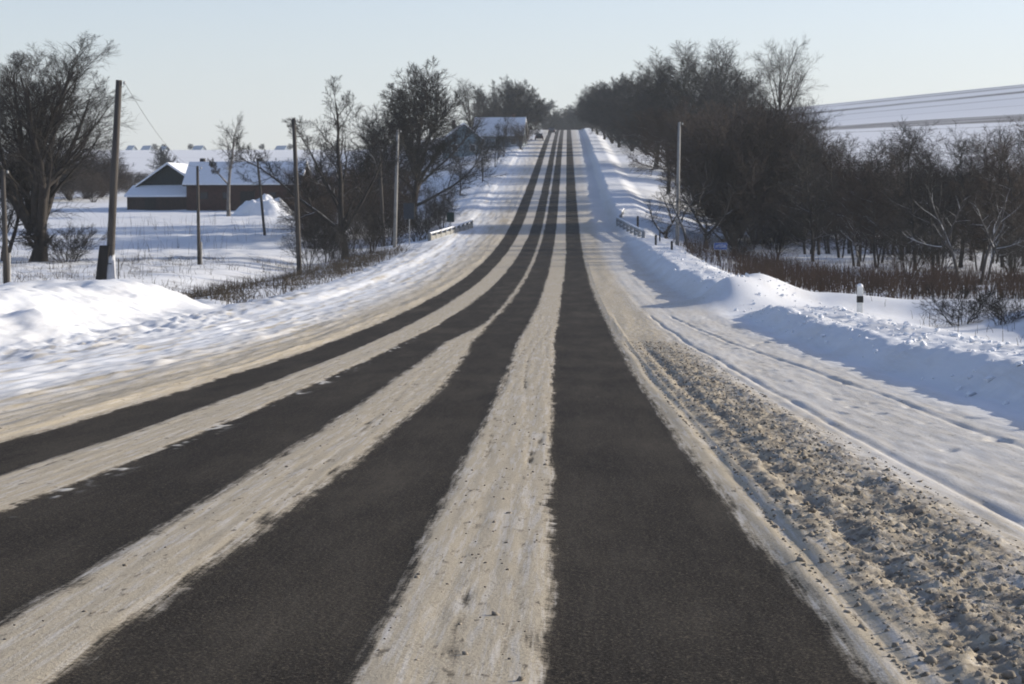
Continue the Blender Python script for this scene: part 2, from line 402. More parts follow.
M['boardb'] = simple('brown_boards', (.055, .036, .028), (.030, .021, .018), 5, .85, (6, 1, .4))
M['plaster'] = simple('pale_blue_plaster', (.17, .24, .28), (.13, .185, .215), 2, .85)
M['plaster2'] = simple('grey_white_plaster', (.26, .31, .36), (.21, .25, .29), 2, .85)
M['glass'] = simple('window_glass', (.03, .035, .045), (.02, .022, .028), 2, .12)
M['trim'] = simple('white_painted_wood', (.62, .62, .60), (.5, .5, .48), 4, .6)
M['metal'] = snow_topped('galvanised_steel', (.30, .31, .32), (.2, .205, .21), 5, .55, .85, 1, .55, (1, 1, 1))
M['white'] = simple('white_post_paint', (.74, .74, .72), (.56, .55, .52), 9, .55)
M['black'] = simple('black_paint', (.016, .015, .015), (.03, .027, .025), 9, .5)
M['blue'] = simple('blue_sign_paint', (.028, .085, .30), (.022, .065, .24), 6, .45)
M['signback'] = simple('dull_sign_back', (.045, .055, .07), (.03, .036, .045), 5, .6)
M['green'] = simple('dark_green_plate', (.028, .055, .042), (.02, .038, .03), 5, .6)
M['crust'] = simple('grey_ice_crust', (.46, .47, .49), (.34, .35, .38), 4, .6)
M['shade_snow'] = simple('shade_tinted_roof_snow', (.46, .50, .55), (.36, .41, .46), 2, .8)  # ridge roofs' snow, with blue shade and distance haze mixed into the colour
M['parapet'] = simple('whitewashed_concrete', (.30, .29, .265), (.17, .165, .15), 5, .8)
M['carpaint'] = simple('dark_car_paint', (.022, .025, .034), (.018, .02, .028), 2, .3)
M['carred'] = simple('grey_car_paint', (.06, .06, .065), (.05, .05, .055), 2, .3)
M['tyre'] = simple('tyre_rubber', (.02, .02, .02), (.03, .03, .03), 8, .85)
M['lamp_red'] = simple('red_tail_lamp', (.30, .02, .015), None, 8, .3)

# ------------------------------------------------------------------ the ground, one sheet cut into road and verges
def axis(*seg):
    out = [seg[0][0]]
    for a, b, st in seg:
        n = max(1, int(round((b - a) / st))); out += list(a + (b - a) * np.arange(1, n + 1) / n)
    return np.array(out)
def grow_axis(a, b, st, k=1.12):
    out = []; p = a
    while p < b:
        p += st; st *= k; out.append(min(p, b))
    return np.array(out)
E0, E1 = -3.2, 3.3
xf = np.concatenate([-grow_axis(3.2 + 11, 900, .3, 1.13)[::-1], axis((-14.2, -9.0, .10), (-9.0, E0, .05), (E0, E1, .025), (E1, 4.7, .02), (4.7, 6.5, .03), (6.5, 10.5, .05), (10.5, 17, .1)), grow_axis(17, 900, .3, 1.13)])
xc = np.concatenate([-grow_axis(30, 900, .5, 1.10)[::-1], axis((-30, -14, .4), (-14, -9.0, .15), (-9.0, E0, .1), (E0, E1, .1), (E1, 10, .1), (10, 16, .15), (16, 34, .4)), grow_axis(34, 900, .5, 1.10)])
yb = -grow_axis(-4.5, 70, .06, 1.08)[::-1]
YN = 64.0
yf = np.concatenate([yb, axis((4.5, 6.5, .05), (6.5, 13, .02), (13, 24, .045), (24, YN, .11))])
yc = np.concatenate([axis((YN, 130, .28), (130, 260, .5), (260, 420, 1.0), (420, 700, 2.0)), grow_axis(700, 1900, 3, 1.06)])

def sheet(xs, ys, seam_cols=None):
    U, Y = np.meshgrid(xs, ys)
    Z = full_h(U.ravel(), Y.ravel()).reshape(U.shape)
    if seam_cols is not None:      # last row is made straight between the coarser sheet's columns, so that the two meet without a crack
        zc = full_h(seam_cols, np.full_like(seam_cols, ys[-1]))
        Z[-1] = np.interp(xs, seam_cols, zc)
    return U, Y, Z
G1 = sheet(xf, yf, xc); G2 = sheet(xc, yc)

def ground_object(name, cols, label=None):
    """cols(xs) gives the slices of columns (as index ranges) that belong to this object"""
    Vs = []; Qs = []; A = []; b = 0
    for (U, Y, Z), xs in ((G1, xf), (G2, xc)):
        for i0, i1 in cols(xs):
            u = U[:, i0:i1 + 1]; y = Y[:, i0:i1 + 1]; z = Z[:, i0:i1 + 1]
            r, c = u.shape
            Vs.append(np.stack([u, y, z], -1).reshape(-1, 3))
            ix = np.arange(r * c).reshape(r, c) + b
            Qs.append(np.stack([ix[:-1, :-1], ix[:-1, 1:], ix[1:, 1:], ix[1:, :-1]], -1).reshape(-1, 4)); b += r * c
            uu, yy = u.ravel(), y.ravel()
            a, p = asphalt(uu, yy)
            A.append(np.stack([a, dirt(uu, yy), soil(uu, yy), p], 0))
    me = np_mesh(name, np.concatenate(Vs), np.concatenate(Qs), M['ground'], True)
    A = np.concatenate(A, 1)
    for k, nm in enumerate(('asphalt', 'dirt', 'soil', 'paint')):
        at_ = me.attributes.new(nm, 'FLOAT', 'POINT'); at_.data.foreach_set('value', A[k].astype(np.float32))
    return tag(link(name, me), kind='structure', label=label)
def ci(xs, v): return int(np.argmin(np.abs(xs - v)))
ground_object('road', lambda xs: [(ci(xs, E0), ci(xs, E1))])
ground_object('ground', lambda xs: [(0, ci(xs, E0)), (ci(xs, E1), len(xs) - 1)])
del G1, G2

# crumbled clods of dirty snow on the right shoulder, and lumps on the plough bank
def ico():
    t = (1 + 5 ** .5) / 2
    v = np.array([(-1, t, 0), (1, t, 0), (-1, -t, 0), (1, -t, 0), (0, -1, t), (0, 1, t), (0, -1, -t), (0, 1, -t), (t, 0, -1), (t, 0, 1), (-t, 0, -1), (-t, 0, 1)], float)
    v /= np.linalg.norm(v[0])
    f = np.array([(0, 11, 5), (0, 5, 1), (0, 1, 7), (0, 7, 10), (0, 10, 11), (1, 5, 9), (5, 11, 4), (11, 10, 2), (10, 7, 6), (7, 1, 8), (3, 9, 4), (3, 4, 2), (3, 2, 6), (3, 6, 8), (3, 8, 9), (4, 9, 5), (2, 4, 11), (6, 2, 10), (8, 6, 7), (9, 8, 1)])
    return v, f
def lumps(name, x, y, r, mat, kind='stuff', label=None, cat=None, sink=.25, smooth=False):
    v, f = ico(); n = len(x)
    z = full_h(x, y)
    s = r[:, None, None] * (1 + .35 * RNG.standard_normal((n, 12, 1)).clip(-1.4, 1.4)) * np.array([1, 1, .8])
    a = RNG.uniform(0, 6.28, n); c, s_ = np.cos(a), np.sin(a)
    vv = v[None] * s
    X = vv[..., 0] * c[:, None] - vv[..., 1] * s_[:, None]; Yv = vv[..., 0] * s_[:, None] + vv[..., 1] * c[:, None]
    V = np.stack([X + x[:, None], Yv + y[:, None], vv[..., 2] + (z + r * (.8 - sink * 1.6))[:, None]], -1)
    T = (f[None] + (np.arange(n) * 12)[:, None, None]).reshape(-1, 3)
    return tag(link(name, np_mesh(name, V, None, mat, smooth, T)), label, cat, kind=kind)
n = 7500
y = 6.5 + 40 * RNG.random(n) ** 1.9
x = 3.86 + .34 * RNG.standard_normal(n).clip(-1.7, 1.9) - .12 * perlin(y / 7.0, y * 0 + 2, 65)
lumps('snow_clods', x, y, (.0070 * np.exp(.62 * RNG.standard_normal(n))).clip(.0025, .026), M['clod'], smooth=True, label='crumbled clods of dirty snow strewn along right road shoulder', cat='snow clods', sink=.5)
n = 190
y = 7 + 22 * RNG.random(n) ** 1.6; x = 1.62 + .22 * RNG.standard_normal(n).clip(-1.2, 1.3); k = RNG.random(n) < .3; x[k] -= 1.62
lumps('road_crumbs', x, y, (.0065 * np.exp(.45 * RNG.standard_normal(n))).clip(.003, .018), M['clod'], smooth=True, label='dark crumbs of frozen slush on the snow strips between wheel tracks', cat='slush crumbs', sink=.5)
n = 1300
y = 20 + 120 * RNG.random(n) ** 1.3; x = 8.7 + .9 * RNG.standard_normal(n).clip(-1.8, 1.8)
lumps('snow_lumps', x, y, (.028 * np.exp(.45 * RNG.standard_normal(n))).clip(.012, .075), M['snow'], label='white lumps of thrown snow lying on the right plough bank', cat='snow lumps')

# ------------------------------------------------------------------ trees
def tubes(P, Rr, k):
    """P (n,s,3) centre lines, Rr (n,s) radii, k sides -> verts, quads"""
    n, s, _ = P.shape
    Tn = np.empty_like(P); Tn[:, 1:-1] = P[:, 2:] - P[:, :-2]; Tn[:, 0] = P[:, 1] - P[:, 0]; Tn[:, -1] = P[:, -1] - P[:, -2]
    Tn /= np.linalg.norm(Tn, axis=-1, keepdims=True) + 1e-9
    ref = np.where(np.abs(Tn[:, :1, 2:3]) > .75, np.array([1., .2, 0]), np.array([0., 0, 1]))
    ref = np.broadcast_to(ref, Tn.shape)
    a = np.cross(Tn, ref); a /= np.linalg.norm(a, axis=-1, keepdims=True) + 1e-9; b = np.cross(Tn, a)
    th = np.arange(k) * 2 * math.pi / k
    V = P[:, :, None] + Rr[:, :, None, None] * (a[:, :, None] * np.cos(th)[:, None] + b[:, :, None] * np.sin(th)[:, None])
    ix = np.arange(n * s * k).reshape(n, s, k); nx = np.roll(ix, -1, 2)
    Q = np.stack([ix[:, :-1], nx[:, :-1], nx[:, 1:], ix[:, 1:]], -1).reshape(-1, 4)
    return V.reshape(-1, 3), Q

def grow(seed, stems, levels, split=3):
    """stems: list of (start, direction, length, radius). levels: dicts. Levels below `split` make the trunk mesh, the rest the crown."""
    rng = np.random.default_rng(seed)
    st = np.array([s[0] for s in stems], float); dr = np.array([s[1] for s in stems], float); dr /= np.linalg.norm(dr, axis=1, keepdims=True)
    Ln = np.array([s[2] for s in stems], float); Rd = np.array([s[3] for s in stems], float)
    out = [[], []]; depth = 0
    while True:
        L = levels[depth]; seg = L['seg']; n = len(st)
        P = np.empty((n, seg + 1, 3)); D = np.empty((n, seg + 1, 3)); P[:, 0] = st; d = dr.copy(); D[:, 0] = d
        for i in range(seg):
            d = d + L['wig'] * rng.standard_normal((n, 3)); d[:, 2] += L['up']
            d /= np.linalg.norm(d, axis=1, keepdims=True)
            P[:, i + 1] = P[:, i] + d * (Ln / seg)[:, None]; D[:, i + 1] = d
        t = np.linspace(0, 1, seg + 1)
        Rr = Rd[:, None] * (1 - t[None] * (1 - L.get('tip', .25)))
        if depth == 0 and L.get('flare', 0): Rr[:, 0] *= 1 + L['flare']
        out[0 if depth < split else 1].append(tubes(P, Rr, L['sides']))
        depth += 1
        if depth >= len(levels): break
        C = levels[depth]; m = C['n']
        tt = C['t0'] + (C['t1'] - C['t0']) * (np.arange(m)[None] + rng.random((n, m))) / m
        f = tt * seg; i = np.minimum(f.astype(int), seg - 1); w = (f - i)[..., None]; r_ = np.arange(n)[:, None]
        st2 = P[r_, i] * (1 - w) + P[r_, i + 1] * w; d0 = D[r_, i + 1]
        ang = np.radians(C['a0'] + (C['a1'] - C['a0']) * (tt - C['t0']) / max(1e-6, C['t1'] - C['t0']) + rng.normal(0, 9, (n, m)))
        phi = np.arange(m)[None] * 2.4 + rng.uniform(0, 6.28, (n, 1)) + rng.normal(0, .5, (n, m))
        ref = np.where(np.abs(d0[..., 2:3]) > .9, np.array([1., 0, 0]), np.array([0, 0, 1.]))
        a = np.cross(d0, ref); a /= np.linalg.norm(a, axis=-1, keepdims=True); b = np.cross(d0, a)
        nd = d0 * np.cos(ang)[..., None] + (a * np.cos(phi)[..., None] + b * np.sin(phi)[..., None]) * np.sin(ang)[..., None]
        ln = Ln[:, None] * C['len'] * (C.get('l0', 1) + (C.get('l1', .7) - C.get('l0', 1)) * (tt - C['t0']) / max(1e-6, C['t1'] - C['t0'])) * rng.uniform(.7, 1.25, (n, m))
        pr = Rd[:, None] * (1 - tt * (1 - L.get('tip', .25)))
        rr = np.maximum(pr * C['rr'], C.get('rmin', .006))
        if 'keep' in C:
            k = rng.random((n, m)) < C['keep']
        else: k = np.ones((n, m), bool)
        st, dr, Ln, Rd = st2[k], nd[k], ln[k], rr[k]
    def cat(lst):
        V = []; Q = []; o = 0
        for v, q in lst: V.append(v); Q.append(q + o); o += len(v)
        return np.concatenate(V), np.concatenate(Q)
    return cat(out[0]), cat(out[1])

def lv(seg, wig, up, sides, n=0, t0=.3, t1=1, a0=45, a1=30, ln=.5, l0=1, l1=.7, rr=.5, rmin=.006, tip=.25, **k):
    return dict(seg=seg, wig=wig, up=up, sides=sides, n=n, t0=t0, t1=t1, a0=a0, a1=a1, len=ln, l0=l0, l1=l1, rr=rr, rmin=rmin, tip=tip, **k)

TREES = {}
def species(key, seed, stems, levels, bark, twig, split=3):
    (tv, tq), (cv, cq) = grow(seed, stems, levels, split)
    zt = max(tv[:, 2].max(), np.quantile(cv[:, 2], .995))
    TREES[key] = (np_mesh('trunk_' + key, tv, tq, M[bark], True), np_mesh('crown_' + key, cv, cq, M[twig], False), zt)

Zd = (0, 0, 1); O = (0, 0, -.3)
def willow(seed, key, spread=.42, n=6):
    r = np.random.default_rng(seed); st = [(O, (.03, 0, 1), 3.0, .52)]
    for i in range(n):
        a = i * 6.283 / n + r.uniform(-.3, .3); k = spread * r.uniform(.55, 1.05)
        st.append(((.15 * math.cos(a), .15 * math.sin(a), r.uniform(1.3, 2.5)), (k * math.cos(a), k * math.sin(a), 1), r.uniform(8.5, 11.5), r.uniform(.17, .27)))
    species(key, seed, st, [lv(12, .07, .03, 8, tip=.2, flare=.3), lv(8, .09, .05, 5, 11, .22, 1, 36, 22, .44, 1, .45, .5, .02),
            lv(5, .10, .04, 4, 8, .2, 1, 40, 28, .48, 1, .6, .5, .011), lv(3, .10, .02, 3, 8, .15, 1, 42, 30, .55, 1, .7, .55, .0085),
            lv(2, .10, -.02, 3, 5, .2, 1, 40, 30, .7, 1, .7, .6, .0075)], 'bark_plain', 'twig')
willow(14, 'willow', .46, 9)
# a dense round-headed tree
def roundtree(key, seed, H, bark, twig, spread=.5, n1=17, tw=.010, n4=7, low=.22, wide=48):
    species(key, seed, [(O, (.02, .02, 1), H * .66, H * .020)],
            [lv(10, .06, .04, 8, tip=.25, flare=.35), lv(8, .10, .035, 5, n1, low, 1, wide + 8, 26, spread * 1.25, 1, .62, .55, .02),
             lv(5, .12, .05, 4, 9, .2, 1, 44, 30, .46, 1, .6, .5, .014), lv(3, .13, .02, 3, 8, .15, 1, 46, 34, .55, 1, .7, .55, tw),
             lv(2, .12, .0, 3, n4, .15, 1, 45, 32, .6, 1, .7, .6, tw * .85)], bark, twig)
roundtree('round', 21, 14, 'bark_plain', 'twig', .54, 26, .0185, 8, .16)
roundtree('round_grey', 22, 13, 'bark_plain', 'twig_grey', .56, 28, .024, 8, .03)
roundtree('tall', 23, 17, 'bark_plain', 'twig', .54, 26, .016, 6, .14, 54)
roundtree('round_open', 25, 13, 'bark', 'twig_brown', .50, 24, .016, 8, .36, 58)
roundtree('sparse', 24, 16, 'bark_plain', 'twig', .50, 15, .010, 5, .22, 46)
# an open, crooked tree with one long low limb
species('crooked', 31, [(O, (-.02, 0, 1), 10.5, .26), ((-.02, 0, 1.5), (-.95, .1, 1.0), 8.4, .15), ((0, 0, 1.9), (.6, -.2, .95), 7.0, .12), ((0, 0, 2.3), (-.35, .2, .95), 7.6, .12)],
        [lv(12, .09, .03, 7, tip=.2, flare=.3), lv(8, .16, .08, 5, 13, .25, 1, 48, 30, .34, 1, .5, .5, .02), lv(5, .17, .05, 4, 7, .2, 1, 46, 32, .5, 1, .6, .5, .012),
         lv(3, .15, .03, 3, 7, .15, 1, 46, 34, .55, 1, .7, .55, .011), lv(2, .13, 0, 3, 6, .2, 1, 42, 32, .6, 1, .7, .6, .009)], 'bark', 'twig')
# pollarded tree: bare pole of a trunk, a small round head of shoots
species('pollard', 33, [(O, (-.02, 0, 1), 10.6, .26), ((0, 0, 4.0), (-1, .0, .95), 3.4, .13)],
        [lv(10, .04, .03, 8, tip=.3, flare=.25), lv(6, .14, .05, 5, 19, .52, 1, 70, 34, .20, 1, 1.0, .42, .03), lv(4, .16, .04, 4, 10, .15, 1, 52, 36, .5, 1, .7, .5, .016),
         lv(3, .14, .02, 3, 9, .15, 1, 46, 34, .55, 1, .8, .55, .014)], 'bark_pale', 'twig')
# slim trees of the wet wood on the right
for i, (sd, tw, bk) in enumerate(((41, 'twig_brown', 'bark'), (42, 'twig', 'bark'), (43, 'twig', 'bark'))):
    species('slim%d' % i, sd, [(O, (.05 * (i - 1), .02, 1), 8.2, .11), ((.15, .1, -.2), (.16, .1, 1), 6.0, .07)],
            [lv(10, .07, .04, 6, tip=.2), lv(6, .15, .05, 4, 22, .16, 1, 62, 32, .36, 1, .5, .5, .016), lv(4, .16, .03, 3, 9, .15, 1, 50, 34, .5, 1, .7, .5, .011),
             lv(3, .15, .0, 3, 9, .15, 1, 48, 34, .65, 1, .8, .6, .0095)], bk, tw, 2)
# bushes: many stems from one foot
def bush(key, seed, n, H, spread, bark, twig, r=.03, m=8, tw=.008):
    g = np.random.default_rng(seed); st = []
    for i in range(n):
        a = g.uniform(0, 6.283); k = spread * g.uniform(.15, 1.2); q = g.uniform(0, .35)
        st.append(((q * math.cos(a), q * math.sin(a), -.2), (k * math.cos(a), k * math.sin(a), 1), H * g.uniform(.6, 1.05), r * g.uniform(.6, 1.3)))
    species(key, seed, st, [lv(6, .10, .03, 5, tip=.3), lv(4, .13, .04, 4, m, .18, 1, 42, 28, .45, 1, .5, .5, .01), lv(3, .14, .03, 3, 8, .15, 1, 44, 32, .52, 1, .7, .55, tw),
                            lv(2, .12, .0, 3, 5, .2, 1, 40, 30, .6, 1, .7, .6, tw * .85)], bark, twig, 2)
bush('bush', 51, 13, 4.2, .55, 'bark_plain', 'twig', .028, 7, .0075)
bush('bush_brown', 52, 18, 6.0, .45, 'bark_plain', 'twig_brown', .035, 9, .011)
bush('bush_small', 53, 14, 1.8, .6, 'bark_plain', 'twig', .016, 7, .006)
bush('thicket', 54, 26, 8.5, .46, 'bark_plain', 'twig_brown', .055, 13, .017)
# leaning trunks plastered with snow
species('leaner', 61, [(O, (-.34, .1, 1), 5.6, .13), ((-.9, .25, 2.3), (.5, .1, .9), 3.0, .06), ((-1.1, .3, 2.2), (-1, .2, .15), 2.2, .06)],
        [lv(8, .06, .03, 6, tip=.3, flare=.2), lv(5, .14, .04, 4, 9, .35, 1, 52, 34, .42, 1, .6, .5, .018), lv(3, .15, .02, 3, 6, .2, 1, 46, 34, .5, 1, .7, .5, .010),
         lv(2, .12, 0, 3, 4, .2, 1, 42, 32, .6, 1, .8, .6, .008)], 'bark_snow', 'twig', 2)
species('forked', 62, [(O, (.02, 0, 1), 2.6, .2), ((0, 0, 1.3), (-.75, .1, 1), 5.0, .13), ((0, 0, 1.2), (.95, .1, .75), 4.6, .13), ((-.9, .1, 2.6), (.2, .1, 1), 4.0, .08)],
        [lv(9, .10, .05, 7, tip=.25, flare=.2), lv(6, .15, .05, 4, 9, .3, 1, 50, 32, .42, 1, .55, .5, .02), lv(3, .15, .03, 3, 6, .2, 1, 46, 34, .5, 1, .7, .5, .011),
         lv(2, .12, 0, 3, 4, .2, 1, 42, 32, .6, 1, .8, .6, .009)], 'bark', 'twig', 2)

TREE_LIST = []
def tree(key, px, d, h, label, cat='tree', name='bare_tree', group=None, rz=None, wide=1.0, lean=0.0, dz=0.0):
    """one tree at picture column px, distance d, h metres high"""
    x, y = at(px, d)
    tm, cm, zt = TREES[key]; s = h / zt
    t = empty(name, (x, y, gz(x, y) + dz), RNG.uniform(0, 6.28) if rz is None else rz, (s * wide, s * wide, s))
    if lean: t.rotation_euler = (0, lean, t.rotation_euler.z)
    link('stems' if name == 'bush' else 'trunk', tm, t); link('twigs' if name == 'bush' else 'crown', cm, t)
    return tag(t, label, cat, group)

exec_trees = True
# left side
tree('willow', 35, 140, 14.6, 'big many-stemmed bare willow with wide round crown beside the left pole', rz=.4, wide=1.5)
tree('slim1', 3, 141, 9.5, 'dark leaning trunk at the left edge beside the big willow', lean=-.35, wide=1.4)
tree('bush_small', 65, 139, 2.5, 'small dark bare bush at the foot of the big willow', 'bush', 'bush', wide=1.2)
g = 'brown thicket behind the big willow'
tree('thicket', 8, 292, 8.0, 'brown thicket tree behind the big willow, at the left edge', 'tree', group=g, wide=1.5)
tree('thicket', 40, 300, 8.4, 'brown thicket tree straight behind the fork of the big willow', 'tree', group=g, wide=1.5)
tree('thicket', 68, 296, 8.2, 'brown thicket tree behind the right stems of the big willow', 'tree', group=g, wide=1.5)
tree('thicket', 84, 306, 7.6, 'brown thicket tree between the big willow and the tall dark pole', 'tree', group=g, wide=1.6)
tree('thicket', 100, 315, 6.4, 'lowest brown thicket tree, right behind the tall dark pole', 'tree', group=g, wide=1.6)
tree('bush_brown', 92, 290, 4.6, 'lower brown thicket bush just left of the tall dark pole', 'bush', 'bush', group=g, wide=1.5)
g = 'low brown scrub on the slope behind the farm'
for px, d, h, w in ((112, 330, 2.4, 'hidden half by the tall dark pole'), (126, 338, 2.2, 'lower and nearer, left of the shed'), (104, 345, 3.4, 'just left of the tall dark pole'), (156, 350, 2.4, 'straight below the round grey bush'), (118, 365, 2.6, 'just right of the tall dark pole'), (132, 372, 2.4, 'between the tall dark pole and the green shed'), (146, 368, 2.8, 'left of the round grey bush'), (184, 375, 2.2, 'right of the round grey bush above the shed')):
    tree('bush_brown', px, d, h, 'low brown scrub bush on the slope, ' + w, 'bush', 'bush', group=g, wide=2.6)
tree('round_grey', 165, 395, 6.4, 'round grey bush tree standing alone behind the green shed', wide=1.15)
tree('pollard', 228, 236, 11.2, 'pollarded tree with pale trunk and small round head before the long barn', rz=0)
tree('crooked', 345, 150, 12.4, 'open crooked bare tree with a long limb reaching left over the barn', rz=.15)
tree('round', 411, 205, 15.4, 'tall dense round-crowned bare tree left of the road, behind the paired poles', wide=1.12)
tree('round', 394, 214, 12.4, 'lower dense bare tree on the left shoulder of the tall round one', wide=1.0)
tree('slim1', 372, 190, 10.0, 'thin bare tree between the crooked tree and the dense round tree')
tree('bush_brown', 318, 172, 5.8, 'brown bush in front of the right end of the long barn', 'bush', 'bush', wide=1.1)
for px, d, w in ((322, 196, 'furthest left, right of the second pole'), (372, 200, 'under the tall round tree'), (392, 206, 'under the right side of the tall round tree'), (336, 184, 'left of the crooked tree, hiding the end of the barn'), (356, 190, 'right of the crooked tree, hiding the end of the barn'), (306, 185, 'right beside the second pole, before the barn')):
    tree('bush_brown', px, d, 6.4, 'tall brown bush ' + w, 'bush', 'bush', wide=1.3)
g = 'dark roadside bushes below the crooked tree'
for px, d, h, w, k in ((308, 143, 3.6, 'right beside the second pole', 'bush'), (326, 150, 4.4, 'left of the crooked tree trunk', 'bush'), (352, 141, 3.6, 'right of the crooked tree trunk', 'bush'), (338, 134, 2.4, 'lowest, in front of the crooked tree trunk', 'bush'),
                     (370, 150, 4.6, 'left of the paired poles', 'bush'), (388, 172, 6.4, 'behind the paired poles', 'bush_brown'), (416, 178, 4.8, 'right of the paired poles above the square sign', 'bush'), (436, 196, 4.6, 'furthest up the road of the row, above the left railing', 'bush'),
                     (424, 168, 3.2, 'just right of the square sign', 'bush'), (443, 184, 4.0, 'behind the left bridge railing', 'bush')):
    tree(k, px, d, h, 'dark bare bush, ' + w, 'bush', 'bush', group=g, wide=1.1)
for px, d, h, w in ((460, 252, 6.8, 'nearest of the stubby trees on the left verge beyond the bridge'), (483, 285, 6.6, 'second stubby tree on the left verge beyond the bridge'), (495, 330, 7.0, 'third stubby tree on the left verge, in front of the pale blue house'), (503, 372, 7.5, 'last stubby tree on the left verge before the round grove')):
    tree('slim1', px, d, h, 'dark ' + w, group='stubby trees on the left verge', wide=1.15)
tree('bush_brown', 521, 408, 5.6, 'brown bush before the right end of the low snowy-roofed house', 'bush', 'bush', wide=1.3)
tree('bush', 490, 390, 4.6, 'dark bush between the pale blue house and the low snowy-roofed house', 'bush', 'bush', wide=1.4)
tree('sparse', 470, 420, 13.5, 'thin open tree behind the pale blue house, left of the round grove')
g = 'round hazy grove left of the far road'
for px, d, h, w in ((488, 440, 12.0, 'left crown of the hazy round grove'), (503, 455, 12.6, 'second crown of the hazy round grove from the left'), (518, 450, 13.4, 'tallest crown of the hazy round grove'), (526, 478, 12.0, 'right crown of the hazy round grove, nearest the road')):
    tree('round_grey', px, d, h, 'grey bare tree, ' + w, group=g, wide=1.05)
for px, d, h, w in ((546, 730, 13.5, 'left of the far road at the crest'), (554, 800, 12.5, 'above the left edge of the far road'), (561, 850, 14.5, 'directly above the far end of the road'), (568, 820, 15, 'over the crest, right above the road end'), (575, 790, 14.5, 'over the crest, between road end and right wood'), (582, 740, 12.5, 'at the crest, touching the right wood'), (588, 690, 12, 'lowest at the crest, inside the edge of the right wood')):
    tree('round_grey', px, d, h, 'pale misty tree ' + w, group='misty trees on the crest of the road', wide=1.25)
# right side, far to near
g = 'grey wood right of the far road'
for px, d, h, w in ((597, 520, 11.5, 'between the smallest and the second from the far road'), (612, 450, 13.0, 'below the second and third from the far road'), (592, 560, 11, 'the smallest, nearest to the far road'), (604, 480, 12.5, 'second from the far road'), (619, 425, 14.0, 'third from the far road'), (632, 400, 14.8, 'left shoulder of the tall wood'), (646, 385, 13.8, 'behind the top of the right pole')):
    tree('round_grey', px, d, h, 'hazy grey tree in right wood, ' + w, group=g, wide=1.12)
for px, d, h, k, w in ((656, 330, 15.0, 'tall', 'shorter, left of the three tallest in the right wood'), (708, 300, 15.5, 'tall', 'shorter, in front of the three tallest'), (762, 300, 14.0, 'tall', 'shorter, at the foot of the open sparse tree'), (735, 295, 15.0, 'tall', 'shorter, before the tall dense one on the right'), (668, 340, 17.0, 'tall', 'left tree of the three tallest in the right wood'), (694, 330, 19.6, 'tall', 'middle tree of the three tallest in the right wood'), (722, 325, 20.2, 'tall', 'right tree of the three tallest in the right wood'), (745, 320, 18.4, 'tall', 'tall dense tree just left of the open sparse tree')):
    tree(k, px, d, h, 'dark bare tree, ' + w, group='tallest trees of the right wood', wide=1.3)
tree('sparse', 784, 290, 20.2, 'tall open tree with sparse fan of branches at right end of wood', wide=.95)
g = 'brown willow thicket right of the bridge'
for px, d, h, w in ((668, 262, 11.5, 'leftmost, behind the right pole'), (692, 250, 11.6, 'left of the middle'), (716, 240, 10.6, 'right in the middle'), (742, 232, 10.4, 'right of the middle'), (768, 226, 10.6, 'under the open sparse tree'), (794, 216, 10.2, 'right end, where the slim trees begin'), (734, 187, 11.4, 'nearest the stream, right of the forked tree'), (755, 188, 11.6, 'second of the front row'), (777, 189.5, 11.6, 'third of the front row'), (800, 191, 11.0, 'last of the front row'), (738, 195, 11.6, 'first of the second row'), (763, 196, 11.6, 'second of the second row'), (788, 198, 11.2, 'third of the second row')):
    tree('round_open' if px < 700 else 'thicket', px, d, h, 'brown bare willow of the thicket, ' + w, group=g, wide=1.15)
tree('forked', 706, 160, 6.2, 'dark tree forking low in a wide V behind the right pole', rz=0)
tree('forked', 664, 178, 4.6, 'low dark tree bending over the slope left of the right pole', rz=2.6, wide=1.3)
tree('leaner', 690, 152, 4.8, 'leaning snow-topped trunk beside the foot of the right pole', rz=-.3, wide=1.3)
g = 'dark thicket behind the wet wood'
for px, d, h, w in ((812, 208, 7.8, 'its left end'), (838, 216, 7.0, 'left of the marker post'), (864, 208, 7.2, 'above the marker post'), (893, 204, 6.6, 'left of its middle'), (920, 198, 7.2, 'its middle'), (948, 194, 7.0, 'right of its middle'), (978, 188, 6.8, 'behind the leaning white trunks'), (1006, 182, 7.6, 'second from the right edge'), (1030, 176, 7.6, 'at the right edge')):
    tree('thicket', px, d, h, 'dark dense thicket behind the slim trees, ' + w, group=g, wide=1.35)
tree('round_open', 707, 232, 12.0, 'brown bare tree with a clear trunk just behind the low forked tree', wide=1.2)
g = 'slim trees of the wet wood on the right'
k = 0
